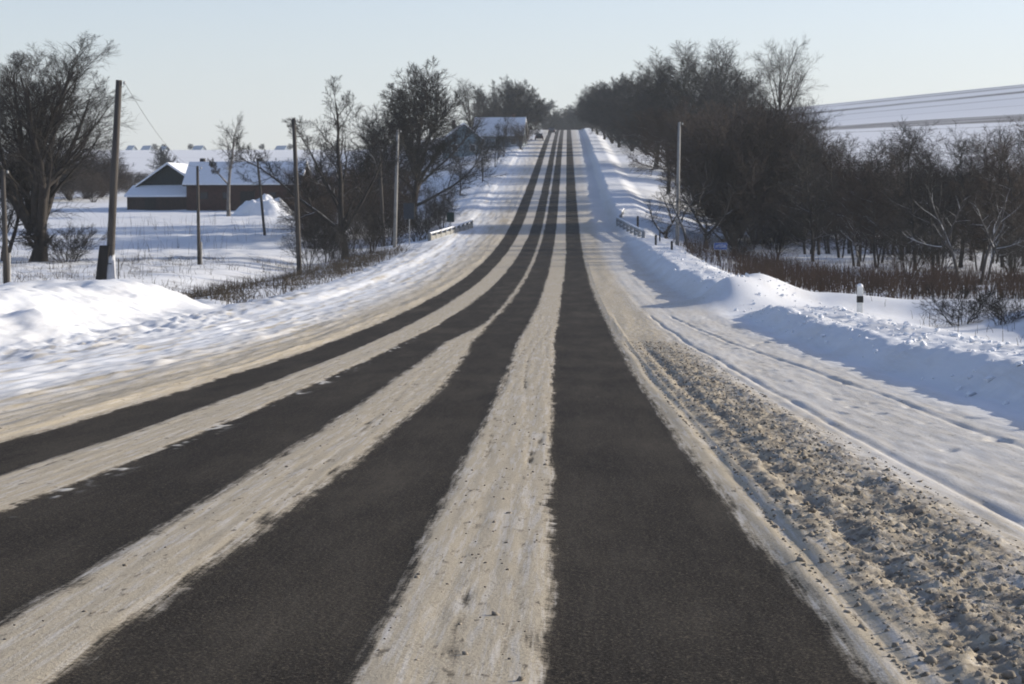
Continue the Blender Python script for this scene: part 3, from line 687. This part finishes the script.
for px, d, h, w in ((806, 176, 9.4, 'at its left end, against the brown thicket'), (818, 166, 9.2, 'second from its left end'), (829, 182, 9.8, 'tallest above its left part'), (838, 158, 8.6, 'left of the marker post'), (848, 170, 9.0, 'straight above the marker post'),
                    (859, 150, 7.4, 'right above the marker post, lower than its neighbours'), (869, 176, 9.8, 'poking above the rest behind the marker post'), (880, 148, 7.6, 'right of the marker post'), (890, 165, 8.8, 'above the middle of the reeds'), (900, 152, 8.6, 'left of the dark upright trunk'),
                    (914, 132, 8.6, 'dark upright trunk in the middle'), (926, 158, 9.4, 'with a broad bushy top'), (937, 144, 8.4, 'behind the first leaning white trunk'), (948, 160, 9.2, 'above the first leaning white trunk'), (957, 138, 8.0, 'right behind the first leaning white trunk'), (968, 152, 8.4, 'between the two leaning white trunks'),
                    (978, 130, 7.6, 'behind the second leaning white trunk'), (990, 146, 8.8, 'above the second leaning white trunk'), (1001, 138, 8.6, 'tall one near the right edge'), (1010, 126, 7.8, 'lower one near the right edge'), (1020, 140, 8.8, 'at the right edge of the picture'), (1032, 130, 8.4, 'cut by the right edge of the picture'), (812, 150, 8.0, 'nearest one at its left end'), (853, 140, 6.8, 'small one straight behind the marker post'), (875, 136, 6.6, 'small one in front, right of the marker post'), (908, 172, 9.6, 'tall one behind the dark upright trunk'), (932, 126, 6.8, 'small one before the first leaning trunk'), (984, 168, 9.4, 'tall one behind both leaning white trunks'), (1015, 160, 9.8, 'tallest at the right edge')):
    key = ('slim0', 'slim1', 'slim2', 'slim0')[k % 4]; k += 1
    tree(key, px, d, h, 'slim bare tree of the wet wood, ' + w, group=g, wide=1.15)
tree('leaner', 961, 104, 5.2, 'white snow-plastered trunk leaning left at the wood edge', rz=-.2, lean=-.05)
tree('leaner', 976, 105, 4.9, 'white snow-plastered trunk leaning right at the wood edge', rz=2.9)
tree('leaner', 984, 112, 3.6, 'shorter snowy stem beside the right-leaning white trunk', rz=3.4)
tree('leaner', 858, 138, 3.4, 'low snow-laden trunk bowing over the snow behind the reeds', rz=2.4, lean=.5)
tree('bush', 905, 118, 4.2, 'dark bush beside the upright trunk behind the reeds', 'bush', 'bush', wide=1.2)
tree('bush', 940, 122, 3.4, 'dark bush left of the leaning white trunks', 'bush', 'bush', wide=1.2)
tree('bush', 1012, 112, 3.4, 'dark bush at the right edge behind the white bank', 'bush', 'bush', wide=1.3)
tree('bush', 775, 150, 4.6, 'dark bush behind the left end of the rusty reeds', 'bush', 'bush', wide=1.3)
tree('bush', 742, 140, 3.6, 'dark bush right of the small blue sign', 'bush', 'bush', wide=1.2)
tree('bush_small', 960, 66, 1.2, 'thin dry shrub on the snow slope right of the marker post', 'bush', 'bush', wide=1.3)
tree('bush_small', 1000, 62, .9, 'small dry shrub on the snow slope near the right edge', 'bush', 'bush', wide=1.3)

# ------------------------------------------------------------------ dry grass and reeds
def blades(name, x, y, h, mat, label, cat, w=.012, lean=.35, per=1):
    n = len(x); z = full_h(x, y)
    a = RNG.uniform(0, 6.28, n); l = np.abs(RNG.normal(0, lean, n)); ph = RNG.uniform(0, 3.14, n)
    t = np.array([0, .5, 1.0]); P = np.empty((n, 3, 3))
    for i, k in enumerate(t):
        P[:, i, 0] = x + np.cos(a) * l * h * k ** 1.6; P[:, i, 1] = y + np.sin(a) * l * h * k ** 1.6; P[:, i, 2] = z - .04 + h * k * (1 - .25 * l * k)
    R = np.stack([np.full(n, w), np.full(n, w * .8), np.full(n, w * .3)], 1) * RNG.uniform(.6, 1.4, (n, 1))
    V, Q = tubes(P, R, 3)
    return tag(link(name, np_mesh(name, V, Q, mat, False)), label, cat, kind='stuff')
def patch(n, x0, x1, y0, y1, sc, thr, seed):
    x = RNG.uniform(x0, x1, n); y = RNG.uniform(y0, y1, n)
    k = fbm(x / sc, y / sc, seed, 2) + RNG.normal(0, .12, n) > thr
    return x[k], y[k]
def many(*ps): return np.concatenate([p[0] for p in ps]), np.concatenate([p[1] for p in ps])
x, y = many(patch(9000, -13, -8.6, 72, 150, 2.2, .02, 201), patch(16000, -60, -13, 76, 112, 2.6, .34, 202), patch(12000, -62, -12, 130, 146, 2.5, .26, 203), patch(8000, -44, -12, 95, 128, 2.6, .30, 207))
blades('dry_grass', x, y, RNG.uniform(.12, .62, len(x)) * (1 + .9 * fbm(x / 2, y / 2, 231, 2)).clip(.3, 2), M['grass'], 'tufts of dry grass sticking out of the snow left of the road', 'grass', .010, .75)
x, y = many(patch(5000, -62, -22, 140, 215, 2.6, .34, 205))
blades('weed_stalks', x, y, RNG.uniform(.5, 1.5, len(x)), M['grass'], 'scattered dry weed stalks on the snowy farm field', 'weeds', .010, .3)
x, y = many(patch(14000, 10.2, 24.5, 84, 116, 2.2, .06, 211), patch(9000, 22, 34, 92, 112, 2.0, .22, 212), patch(7000, 9.6, 16, 110, 160, 2.2, .14, 213))
hh = RNG.uniform(.35, 1.25, len(x)) * (1 - .45 * sst((x - 19) / 8)) * (1 + .9 * fbm(x / 3, y / 3, 219, 2))
blades('reeds', x, y, hh, M['reed'], 'belt of rusty brown reeds behind the white right bank', 'reeds', .011, .38)
x, y = many(patch(2500, 12, 24, 50, 84, 1.6, .28, 221), patch(900, 22, 34, 62, 100, 1.6, .2, 222))
blades('stubble', x, y, RNG.uniform(.15, .5, len(x)), M['grass'], 'sparse dry stalks poking through the snow near right edge', 'grass', .008, .5)

# ------------------------------------------------------------------ poles and wire
def pole(px, d, h, top_px, mat, label, r=.13, stake=None, hook=True, name='utility_pole'):
    x, y = at(px, d); tx, _ = at(top_px, d); z = gz(x, y)
    e = empty(name, (x, y, z)); dx = tx - x
    MB().tube([(0, 0, -.4), (dx * .5, 0, h * .5), (dx, 0, h)], [r * 1.12, r, r * .8], 10).build('pole', mat, e, smooth=True)
    if stake:
        MB().box((-.25, -.10, .95), (.42, .30, 2.7), .1, .13).build('stake', M['dark_wood'], e, bevel=.02)
        for k in (.55, 1.55): MB().tube([(-.40 + k * .07, -.17, k), (.2, -.19, k), (.24, .18, k), (-.40 + k * .07, .17, k), (-.40 + k * .07, -.17, k)], .022, 5).build('binding_wire', M['wire'], e)
        MB().tube([(.10, .02, -.2), (.13, .0, .9), (.12, .02, 1.8), (.13, 0, 2.5)], [.27, .22, .20, .09], 9).build('snow_crust', M['crust'], e, smooth=True)
        MB().tube([(.42, -.05, -.5), (.47, -.05, 1.75)], .03, 6).build('thin_stake', M['pole'], e)
    elif stake is not None:
        MB().box((.02, .16, .6), (.28, .16, 1.6), 0).build('stake', M['pole_concrete'], e, bevel=.02)
    if hook:
        MB().tube([(dx, 0, h - .25), (dx + .18, 0, h - .28), (dx + .22, 0, h - .15)], .014, 6).build('hook', M['wire'], e)
        MB().tube([(dx + .22, 0, h - .18), (dx + .22, 0, h - .12), (dx + .22, 0, h - .04)], [.045, .06, .03], 8).build('insulator', M['insul'], e, smooth=True)
    return tag(e, label, 'utility pole', 'utility poles along the left side' if px < 500 else None), (x + dx + .22, y, z + h - .1)
_, top1 = pole(105.5, 90, 9.05, 119, M['pole'], 'tall dark wooden pole tied to a thick stake, leaning right beside the snow heap', .16, True)
pole(299, 121, 8.6, 294, M['pole'], 'tall wooden pole by the left verge in front of the dark bushes', .13)
pole(394.5, 158, 8.4, 398, M['pole_concrete'], 'pale slim pole right of its shorter twin by the square sign', .12)
pole(384, 166, 7.4, 379.5, M['pole'], 'shorter grey pole just left of its pale taller twin', .11)
pole(198, 136, 6.1, 197, M['pole'], 'short pole with a thick stepped foot in front of the barn corner', .10, False)
pole(264.5, 186, 6.5, 257, M['pole'], 'slanting thin pole on the snow field before the barn snow heap', .11)
pole(3, 100, 5.2, 1, M['pole'], 'short pole cut by the left edge of the picture', .12, False)
pole(676.5, 153, 8.5, 678.5, M['pole_concrete'], 'pale slim pole standing alone right of the road by the wood', .12)

# ------------------------------------------------------------------ farm
def gable_roof(mb, w, ln, z0, rise, over, th):
    """snowy gable roof: ridge along x, eaves at +-w/2; returns outline prism"""
    a = w / 2 + over
    sl = rise / (w / 2)
    mb.prism([(-a, z0 - over * sl), (0, z0 + rise), (a, z0 - over * sl), (a, z0 - over * sl + th), (0, z0 + rise + th * 1.25), (-a, z0 - over * sl + th)], 'x', -ln / 2 - over, ln / 2 + over)

bx, by = at(248, 257)
zb = gz(bx - 5, by - 4) - .1
barn = tag(empty('barn', (bx, by, zb), math.radians(-7)), 'long low brick barn with a blue-shaded snowy roof and two small chimneys', 'barn')
MB().box((0, 0, 1.5), (13.4, 5.2, 3.6)).build('wall', M['brick'], barn)
for sx in (-6.68, 6.68): MB().prism([(-2.5, 3.3), (2.5, 3.3), (0, 5.45)], 'x', sx - .015, sx + .015).build('gable', M['boardb'], barn)
m = MB(); gable_roof(m, 5.2, 13.4, 3.3, 2.25, .35, .12); rf = m.build('roof', M['boardb'], barn)
m = MB(); gable_roof(m, 5.2, 13.5, 3.425, 2.25, .36, .2); m.build('roof_snow', M['snow'], rf, bevel=.03)
for cx in (-5.6, 1.3):
    MB().box((cx, .4, 5.7), (.55, .55, 1.2)).build('chimney', M['dark_wood'], rf, bevel=.02)
for wx in (-4.6, -1.9, 3.6):
    f = MB().box((wx, -2.61, 1.9), (1.0, .06, .9)).build('window', M['boardb'], barn); MB().box((wx, -2.635, 1.9), (.8, .04, .7)).build('pane', M['glass'], f)
d_ = MB().box((.6, -2.62, 1.25), (1.7, .08, 2.3)).build('door', M['dark_wood'], barn)

sx_, sy_ = at(178, 262)
zs = gz(sx_, sy_ - 3) - .1
shed = tag(empty('shed', (sx_, sy_, zs), math.radians(77)), 'dark green gabled shed with snowy lean-to left of the long barn', 'shed')
# the ridge runs along local x, which points away from the road
MB().box((1.2, 0, 1.0), (8, 8.6, 3.0)).build('wall', M['boardb'], shed)
MB().prism([(-4.3, 2.5), (4.3, 2.5), (0, 5.3)], 'x', -2.83, 5.23).build('gable', M['board'], shed)
m = MB(); gable_roof(m, 8.6, 8.4, 2.5, 2.8, .4, .1); rf = m.build('roof', M['dark_wood'], shed, loc=(1.2, 0, 0))
m = MB(); gable_roof(m, 8.6, 8.45, 2.605, 2.8, .41, .2); m.build('roof_snow', M['snow'], rf, bevel=.03)
lt = MB().box((-4.05, 0, .55), (2.2, 8.7, 2.3)).build('lean_to', M['boardb'], shed)
MB().prism([(-5.4, 1.55), (-2.84, 2.75), (-2.84, 2.98), (-5.4, 1.8)], 'y', -4.6, 4.6).build('roof_snow', M['snow'], lt)
MB().box((-5.17, 1.4, .7), (.06, 1.4, 1.7)).build('door', M['dark_wood'], lt)

def heap(name, px, d, r, h, seed, label, cat):
    x, y = at(px, d); n = 40; g = np.linspace(-1, 1, n); U, W = np.meshgrid(g, g)
    q = np.clip(1 - (U ** 2 + W ** 2), 0, 1)
    hz = h * q ** .8 * (1 + .5 * fbm(U * 2.2 + seed, W * 2.2, seed, 3)) + .25 * fbm(U * 6, W * 6, seed, 2) * q - .12
    X = x + U * r; Y = y + W * r * .8
    Z = full_h(X.ravel(), Y.ravel()).reshape(X.shape) + hz
    ix = np.arange(n * n).reshape(n, n)
    Q = np.stack([ix[:-1, :-1], ix[:-1, 1:], ix[1:, 1:], ix[1:, :-1]], -1)
    return tag(link(name, np_mesh(name, np.stack([X, Y, Z], -1), Q, M['snow'], True)), label, cat)
heap('snow_heap', 263, 240, 3.4, 2.0, 3, 'rough heap of shovelled snow against the long barn wall', 'snow heap')

bxw, byw = at(206, 254)
p0, p1 = Vector(top1), Vector((bxw, byw, zb + 5.9))
pts = [p0.lerp(p1, t) - Vector((0, 0, 2.2 * 4 * t * (1 - t) * .8)) for t in np.linspace(0, 1, 22)]
tag(MB().tube(pts, .011, 4).build('overhead_wire', M['wire']), 'thin sagging wire from the tall dark pole to the barn roof', 'wire')

# ------------------------------------------------------------------ houses
def house(px, d, w, dp, wh, rise, rz, wall, label, ridge='x', chim=None, wins=(), name='house', top=None):
    x, y = at(px, d); z = min(gz(x - w / 2, y), gz(x + w / 2, y), gz(x, y)) - (.1 if d < 900 else .7)
    e = tag(empty(name, (x, y, z), math.radians(rz)), label, 'house')
    MB().box((0, 0, wh / 2 - .3), (w, dp, wh + .6)).build('wall', wall, e)
    r = empty('roof_turn', (0, 0, 0)) if False else None
    rw, rl = (dp, w) if ridge == 'x' else (w, dp)
    m = MB(); gable_roof(m, rw, rl, wh, rise, .35, .1); o = m.build('roof', M['boardb'], e)
    if ridge == 'y': o.rotation_euler.z = math.pi / 2
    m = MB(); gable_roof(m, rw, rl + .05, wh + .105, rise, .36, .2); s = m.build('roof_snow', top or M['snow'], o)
    for q in (-rl / 2 + .02, rl / 2 - .02):
        gg = MB().prism([(-rw / 2, wh), (rw / 2, wh), (0, wh + rise * .97)], 'x', q - .015, q + .015).build('gable', wall, e)
        if ridge == 'y': gg.rotation_euler.z = math.pi / 2
    for cx, cy in (chim or ()): MB().box((cx, cy, wh + rise + .2), (.55, .55, 1.5)).build('chimney', M['brick'], o)
    for wx in wins:
        f = MB().box((wx, -dp / 2 - .02, wh * .55), (1.1, .08, 1.3)).build('window', M['trim'], e)
        MB().box((wx, -dp / 2 - .05, wh * .55), (.85, .06, 1.05)).build('pane', M['glass'], f)
    return e
house(462, 395, 6.4, 7, 3.6, 2.5, 8, M['plaster'], 'pale blue house with a snowy pointed gable facing the camera, left of the far road', 'y', ((.6, 1.4),), (-1.6, 1.6))
house(500, 428, 9.5, 7, 2.6, 3.3, -5, M['plaster2'], 'low house under a broad snowy roof right of the pale blue house', 'x', ((2.5, .3),), (-3, 0, 3))
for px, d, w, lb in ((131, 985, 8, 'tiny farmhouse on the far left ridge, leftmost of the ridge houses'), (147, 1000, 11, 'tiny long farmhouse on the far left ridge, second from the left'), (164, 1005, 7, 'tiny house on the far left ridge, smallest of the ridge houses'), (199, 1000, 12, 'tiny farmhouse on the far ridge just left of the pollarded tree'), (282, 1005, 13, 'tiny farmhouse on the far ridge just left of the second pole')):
    house(px, d, w * .42, 3.0, .9, 1.5, -32, M['plaster2'], lb, 'x', None, (-.8, .8), top=M['shade_snow'])
for px, d, w in ((154, 1010, 'between the tiny ridge houses'), (163, 1012, 'right of the tiny ridge houses'), (190, 1008, 'beside the tiny house near the pollarded tree'), (290, 1010, 'beside the tiny house near the second pole'), (262, 1010, 'right of the pollarded tree head')):
    tree('round_grey', px, d, 3.2, 'tiny far tree on the left ridge ' + w, group='tiny trees on the far left ridge', wide=1.4)

# ------------------------------------------------------------------ bridge railings, signs, posts
def railing(p0, p1, n, label, white):
    a = Vector((p0[0], p0[1], 0)); b = Vector((p1[0], p1[1], 0))
    e = empty('bridge_railing', (a.x, a.y, 0)); a_, dirv = Vector((0, 0, 0)), b - a
    ts = np.linspace(0, 1, n); tops = []
    for t in ts:
        q = dirv * t; z = float(tb(T_ROAD, a.y + q.y)) + .05; tops.append((q.x, q.y, z))
        MB().box((q.x, q.y, z + (.1 if white else .25)), (.24, .24, 1.0), math.atan2(dirv.y, dirv.x)).build('post', M['parapet'] if white else M['metal'], e, bevel=.02)
    def beam(name, h, r, mat, sn):
        m = MB(); m.tube([(x, y, z + h) for x, y, z in tops], r, 6); o = m.build(name, mat, e)
        return o
    if white:
        m = MB()
        for i in range(n - 1):
            p, q = tops[i], tops[i + 1]; c = [(u + v) / 2 for u, v in zip(p, q)]; l = math.dist(p[:2], q[:2])
            m.box((c[0], c[1], c[2] + .16), (l - .28, .16, .46), math.atan2(dirv.y, dirv.x))
        m.build('panel', M['parapet'], e)
        beam('snow_cap', .60, .07, M['snow'], 1)
    else:
        beam('top_beam', .72, .085, M['metal'], 1); beam('lower_beam', .38, .07, M['metal'], 1); beam('snow_cap', .83, .07, M['snow'], 1)
    return tag(e, label, 'bridge railing')
railing((-8.1, 163), (-6.0, 186), 10, 'low whitewashed bridge railing with snow on top, left of road', True)
railing((7.7, 163), (6.35, 187), 8, 'grey steel bridge railing with snow on top, right of road', False)
railing((6.4, 188), (7.3, 204), 5, 'short far end of the right bridge railing bending outwards', False)

def board_sign(px, d, w, h, top, mat, label, pr=.035, rz=0, marks=False, name='road_sign'):
    x, y = at(px, d); z = gz(x, y); e = tag(empty(name, (x, y, z), rz), label, 'road sign')
    MB().tube([(0, .05, -.4), (0, .05, top - .05)], pr, 8).build('post', M['metal'], e)
    b = MB().box((0, 0, top - h / 2), (w, .03, h)).build('board', mat, e, bevel=.006)
    m = MB(); m.box((0, .022, top - h * .25), (w * .8, .02, .05)); m.box((0, .022, top - h * .75), (w * .8, .02, .05)); m.build('bracket', M['metal'], e)
    if marks:
        m = MB()
        for k in (-1, 1):
            m.box((0, -.019, top - h / 2 + k * (h / 2 - .018)), (w - .02, .006, .016)); m.box((k * (w / 2 - .018), -.019, top - h / 2), (.016, .006, h - .06))
        u = w / 14; zc = top - h / 2; q = h * .24
        for lx in (-4.2, -1.4, 1.4, 4.2):      # four white capitals, too small in the photograph to read
            m.box((lx * u - u * .7, -.0195, zc), (u * .42, .006, q * 2)); m.box((lx * u + u * .7, -.0195, zc), (u * .42, .006, q * 2)); 
            m.box((lx * u, -.0195, zc + q * (.8 if lx in (-1.4, 1.4) else .05)), (u * .98, .0058, q * .35))
        m.build('lettering', M['trim'], e)
    return e
board_sign(720, 128, .78, .42, 1.25, M['blue'], 'small blue name sign with white lettering in front of the right wood', marks=True)
board_sign(409, 157, .85, 1.15, 3.05, M['signback'], 'square dark sign on a post by the left bridge end', rz=-.35)
board_sign(450.5, 178, .62, .78, 1.5, M['green'], 'small dark green plate behind the left bridge railing', rz=-.2)

def marker(px, d, w, h, label, mat, band=None, name='marker_post', sink=.3, drop=0):
    x, y = at(px, d); z = gz(x, y) - drop; e = tag(empty(name, (x, y, z)), label, 'marker post')
    MB().prism([(-w / 2, -sink), (w / 2, -sink), (w / 2, h - w * .25), (w / 2 - .02, h), (-w / 2 + .02, h - .02), (-w / 2, h - w * .3)], 'y', -w * .36, w * .36).build('post', mat, e, bevel=.008)
    if band: MB().box((0, 0, h * .60), (w + .012, w * .72 + .012, h * .20), 0).build('band', M['black'], e, bevel=.004)
    if band: MB().tube([(0, 0, h - .03), (0, 0, h + .02), (.01, 0, h + .06)], [w * .52, w * .5, w * .2], 10).build('snow_cap', M['snow'], e, smooth=True)
    return e
marker(859, 57, .15, .86, 'white marker post with a black band on the right snow bank', M['white'], True, drop=.1)
marker(671.5, 132, .13, .55, 'dark stub post on the right bank nearest the pale pole', M['dark_wood'])
marker(655.5, 143, .13, .70, 'dark stub post on the right bank, between railing and pale pole', M['dark_wood'])
marker(659.5, 152, .10, .80, 'thin dark post on the right bank behind the two stubs', M['dark_wood'])
marker(637.5, 172, .17, 1.45, 'tall dark post behind the right bridge railing', M['dark_wood'])

# ------------------------------------------------------------------ cars far up the road
def car(x, y, rz, paint, label):
    e = tag(empty('car', (x, y, gz(x, y)), rz), label, 'car')
    sl = (float(tb(T_ROAD, y + 2)) - float(tb(T_ROAD, y - 2))) / 4; e.rotation_euler.x = math.atan(sl)
    MB().prism([(-2.1, .35), (2.1, .35), (2.15, .75), (1.2, .92), (-2.05, .98), (-2.15, .7)], 'x', -.84, .84).build('body', paint, e, bevel=.06)
    c = MB().prism([(-1.95, .985), (.95, .93), (.25, 1.42), (-1.35, 1.46)], 'x', -.72, .72).build('cabin', paint, e, bevel=.05)
    m = MB(); m.add([(-.58, -1.88, 1.04), (.58, -1.88, 1.04), (.5, -1.44, 1.38), (-.5, -1.44, 1.38)], [(0, 1, 2, 3)]).build('rear_window', M['glass'], e)
    for sx in (-.84, .84):
        for sy in (-1.35, 1.3):
            w = MB().tube([(sx - .1, sy, .32), (sx + .1, sy, .32)], .32, 12).build('wheel', M['tyre'], e)
    for sx in (-.68, .68): MB().box((sx, -2.11, .78), (.26, .06, .16)).build('tail_lamp', M['lamp_red'], e)
    return e
car(-4.0, 478, 0, M['carpaint'], 'dark car standing at the left edge of the far road')
car(-1.75, 548, 0, M['carred'], 'dark car driving on the far road just below the crest')

# ------------------------------------------------------------------ air
HZ = bpy.data.materials.new('haze'); HZ.use_nodes = True; nt = HZ.node_tree; nt.nodes.clear()
out = nt.nodes.new('ShaderNodeOutputMaterial'); pv = nt.nodes.new('ShaderNodeVolumePrincipled')
pv.inputs['Color'].default_value = (.84, .92, 1, 1); pv.inputs['Density'].default_value = .00017; pv.inputs['Anisotropy'].default_value = .2
nt.links.new(pv.outputs[0], out.inputs['Volume'])
x0, x1, y0, y1, z0, z1 = -930, 930, -90, 1950, -9, 90
tag(MB().box(((x0 + x1) / 2, (y0 + y1) / 2, (z0 + z1) / 2), (x1 - x0, y1 - y0, z1 - z0)).build('haze', HZ), kind='stuff')

# ------------------------------------------------------------------ light, camera
AZ, EL = 67.0, 16.5                        # sun: degrees right of the road's direction, and height
w = bpy.data.worlds.new('World'); S.world = w; w.use_nodes = True; nt = w.node_tree
sky = nt.nodes.new('ShaderNodeTexSky'); sky.sky_type = 'NISHITA'; sky.sun_disc = False
sky.sun_elevation = math.radians(EL); sky.sun_rotation = math.radians(AZ); sky.altitude = 200
sky.air_density = 1.0; sky.dust_density = 1.0; sky.ozone_density = 2.2
hs = nt.nodes.new('ShaderNodeHueSaturation'); hs.inputs['Saturation'].default_value = .92      # thin winter haze: a paler blue
nt.links.new(sky.outputs[0], hs.inputs['Color']); mu = nt.nodes.new('ShaderNodeMix'); mu.data_type = 'RGBA'; mu.blend_type = 'MULTIPLY'; mu.inputs[0].default_value = 1; mu.inputs[7].default_value = (1.05, .975, 1.06, 1)
nt.links.new(hs.outputs[0], mu.inputs[6]); 
tcw = nt.nodes.new('ShaderNodeTexCoord'); sp = nt.nodes.new('ShaderNodeSeparateXYZ'); nt.links.new(tcw.outputs['Generated'], sp.inputs[0])
mr = nt.nodes.new('ShaderNodeMapRange'); mr.interpolation_type = 'SMOOTHSTEP'
for k_, v_ in (('From Min', -.02), ('From Max', .21), ('To Min', .66), ('To Max', 0)): mr.inputs[k_].default_value = v_
nt.links.new(sp.outputs['Z'], mr.inputs['Value'])
hz = nt.nodes.new('ShaderNodeMix'); hz.data_type = 'RGBA'; hz.inputs[7].default_value = (4.35, 4.62, 4.85, 1)
nt.links.new(mr.outputs[0], hz.inputs[0]); nt.links.new(mu.outputs[2], hz.inputs[6])
nt.links.new(hz.outputs[2], nt.nodes['Background'].inputs['Color']); nt.nodes['Background'].inputs['Strength'].default_value = .13
L = bpy.data.lights.new('sun', 'SUN'); L.energy = 4.9; L.angle = math.radians(.53); L.color = (1, .92, .78)
lo = bpy.data.objects.new('sun', L); COL.objects.link(lo)
a, e = math.radians(AZ), math.radians(EL)
sd = Vector((math.sin(a) * math.cos(e), math.cos(a) * math.cos(e), math.sin(e)))
lo.rotation_euler = sd.to_track_quat('Z', 'Y').to_euler()

cd = bpy.data.cameras.new('camera'); cam = bpy.data.objects.new('camera', cd); COL.objects.link(cam)
cd.sensor_width = 36; cd.lens = F / 1024 * 36; cd.clip_start = .1; cd.clip_end = 6000
cam.location = (CX, 0, 0)
cam.rotation_euler = (math.pi / 2 - math.atan(123 / F), 0, math.atan(55 / F))
cd.dof.use_dof = True; cd.dof.focus_distance = 13; cd.dof.aperture_fstop = 11
S.camera = cam
S.view_settings.view_transform = 'Standard'; S.view_settings.look = 'None'; S.view_settings.gamma = 1; S.view_settings.exposure = .43
S.cycles.volume_bounces = 0; S.cycles.max_bounces = 6; S.cycles.use_denoising = True; S.cycles.denoiser = 'OPENIMAGEDENOISE'
S.cycles.filter_width = 1.8
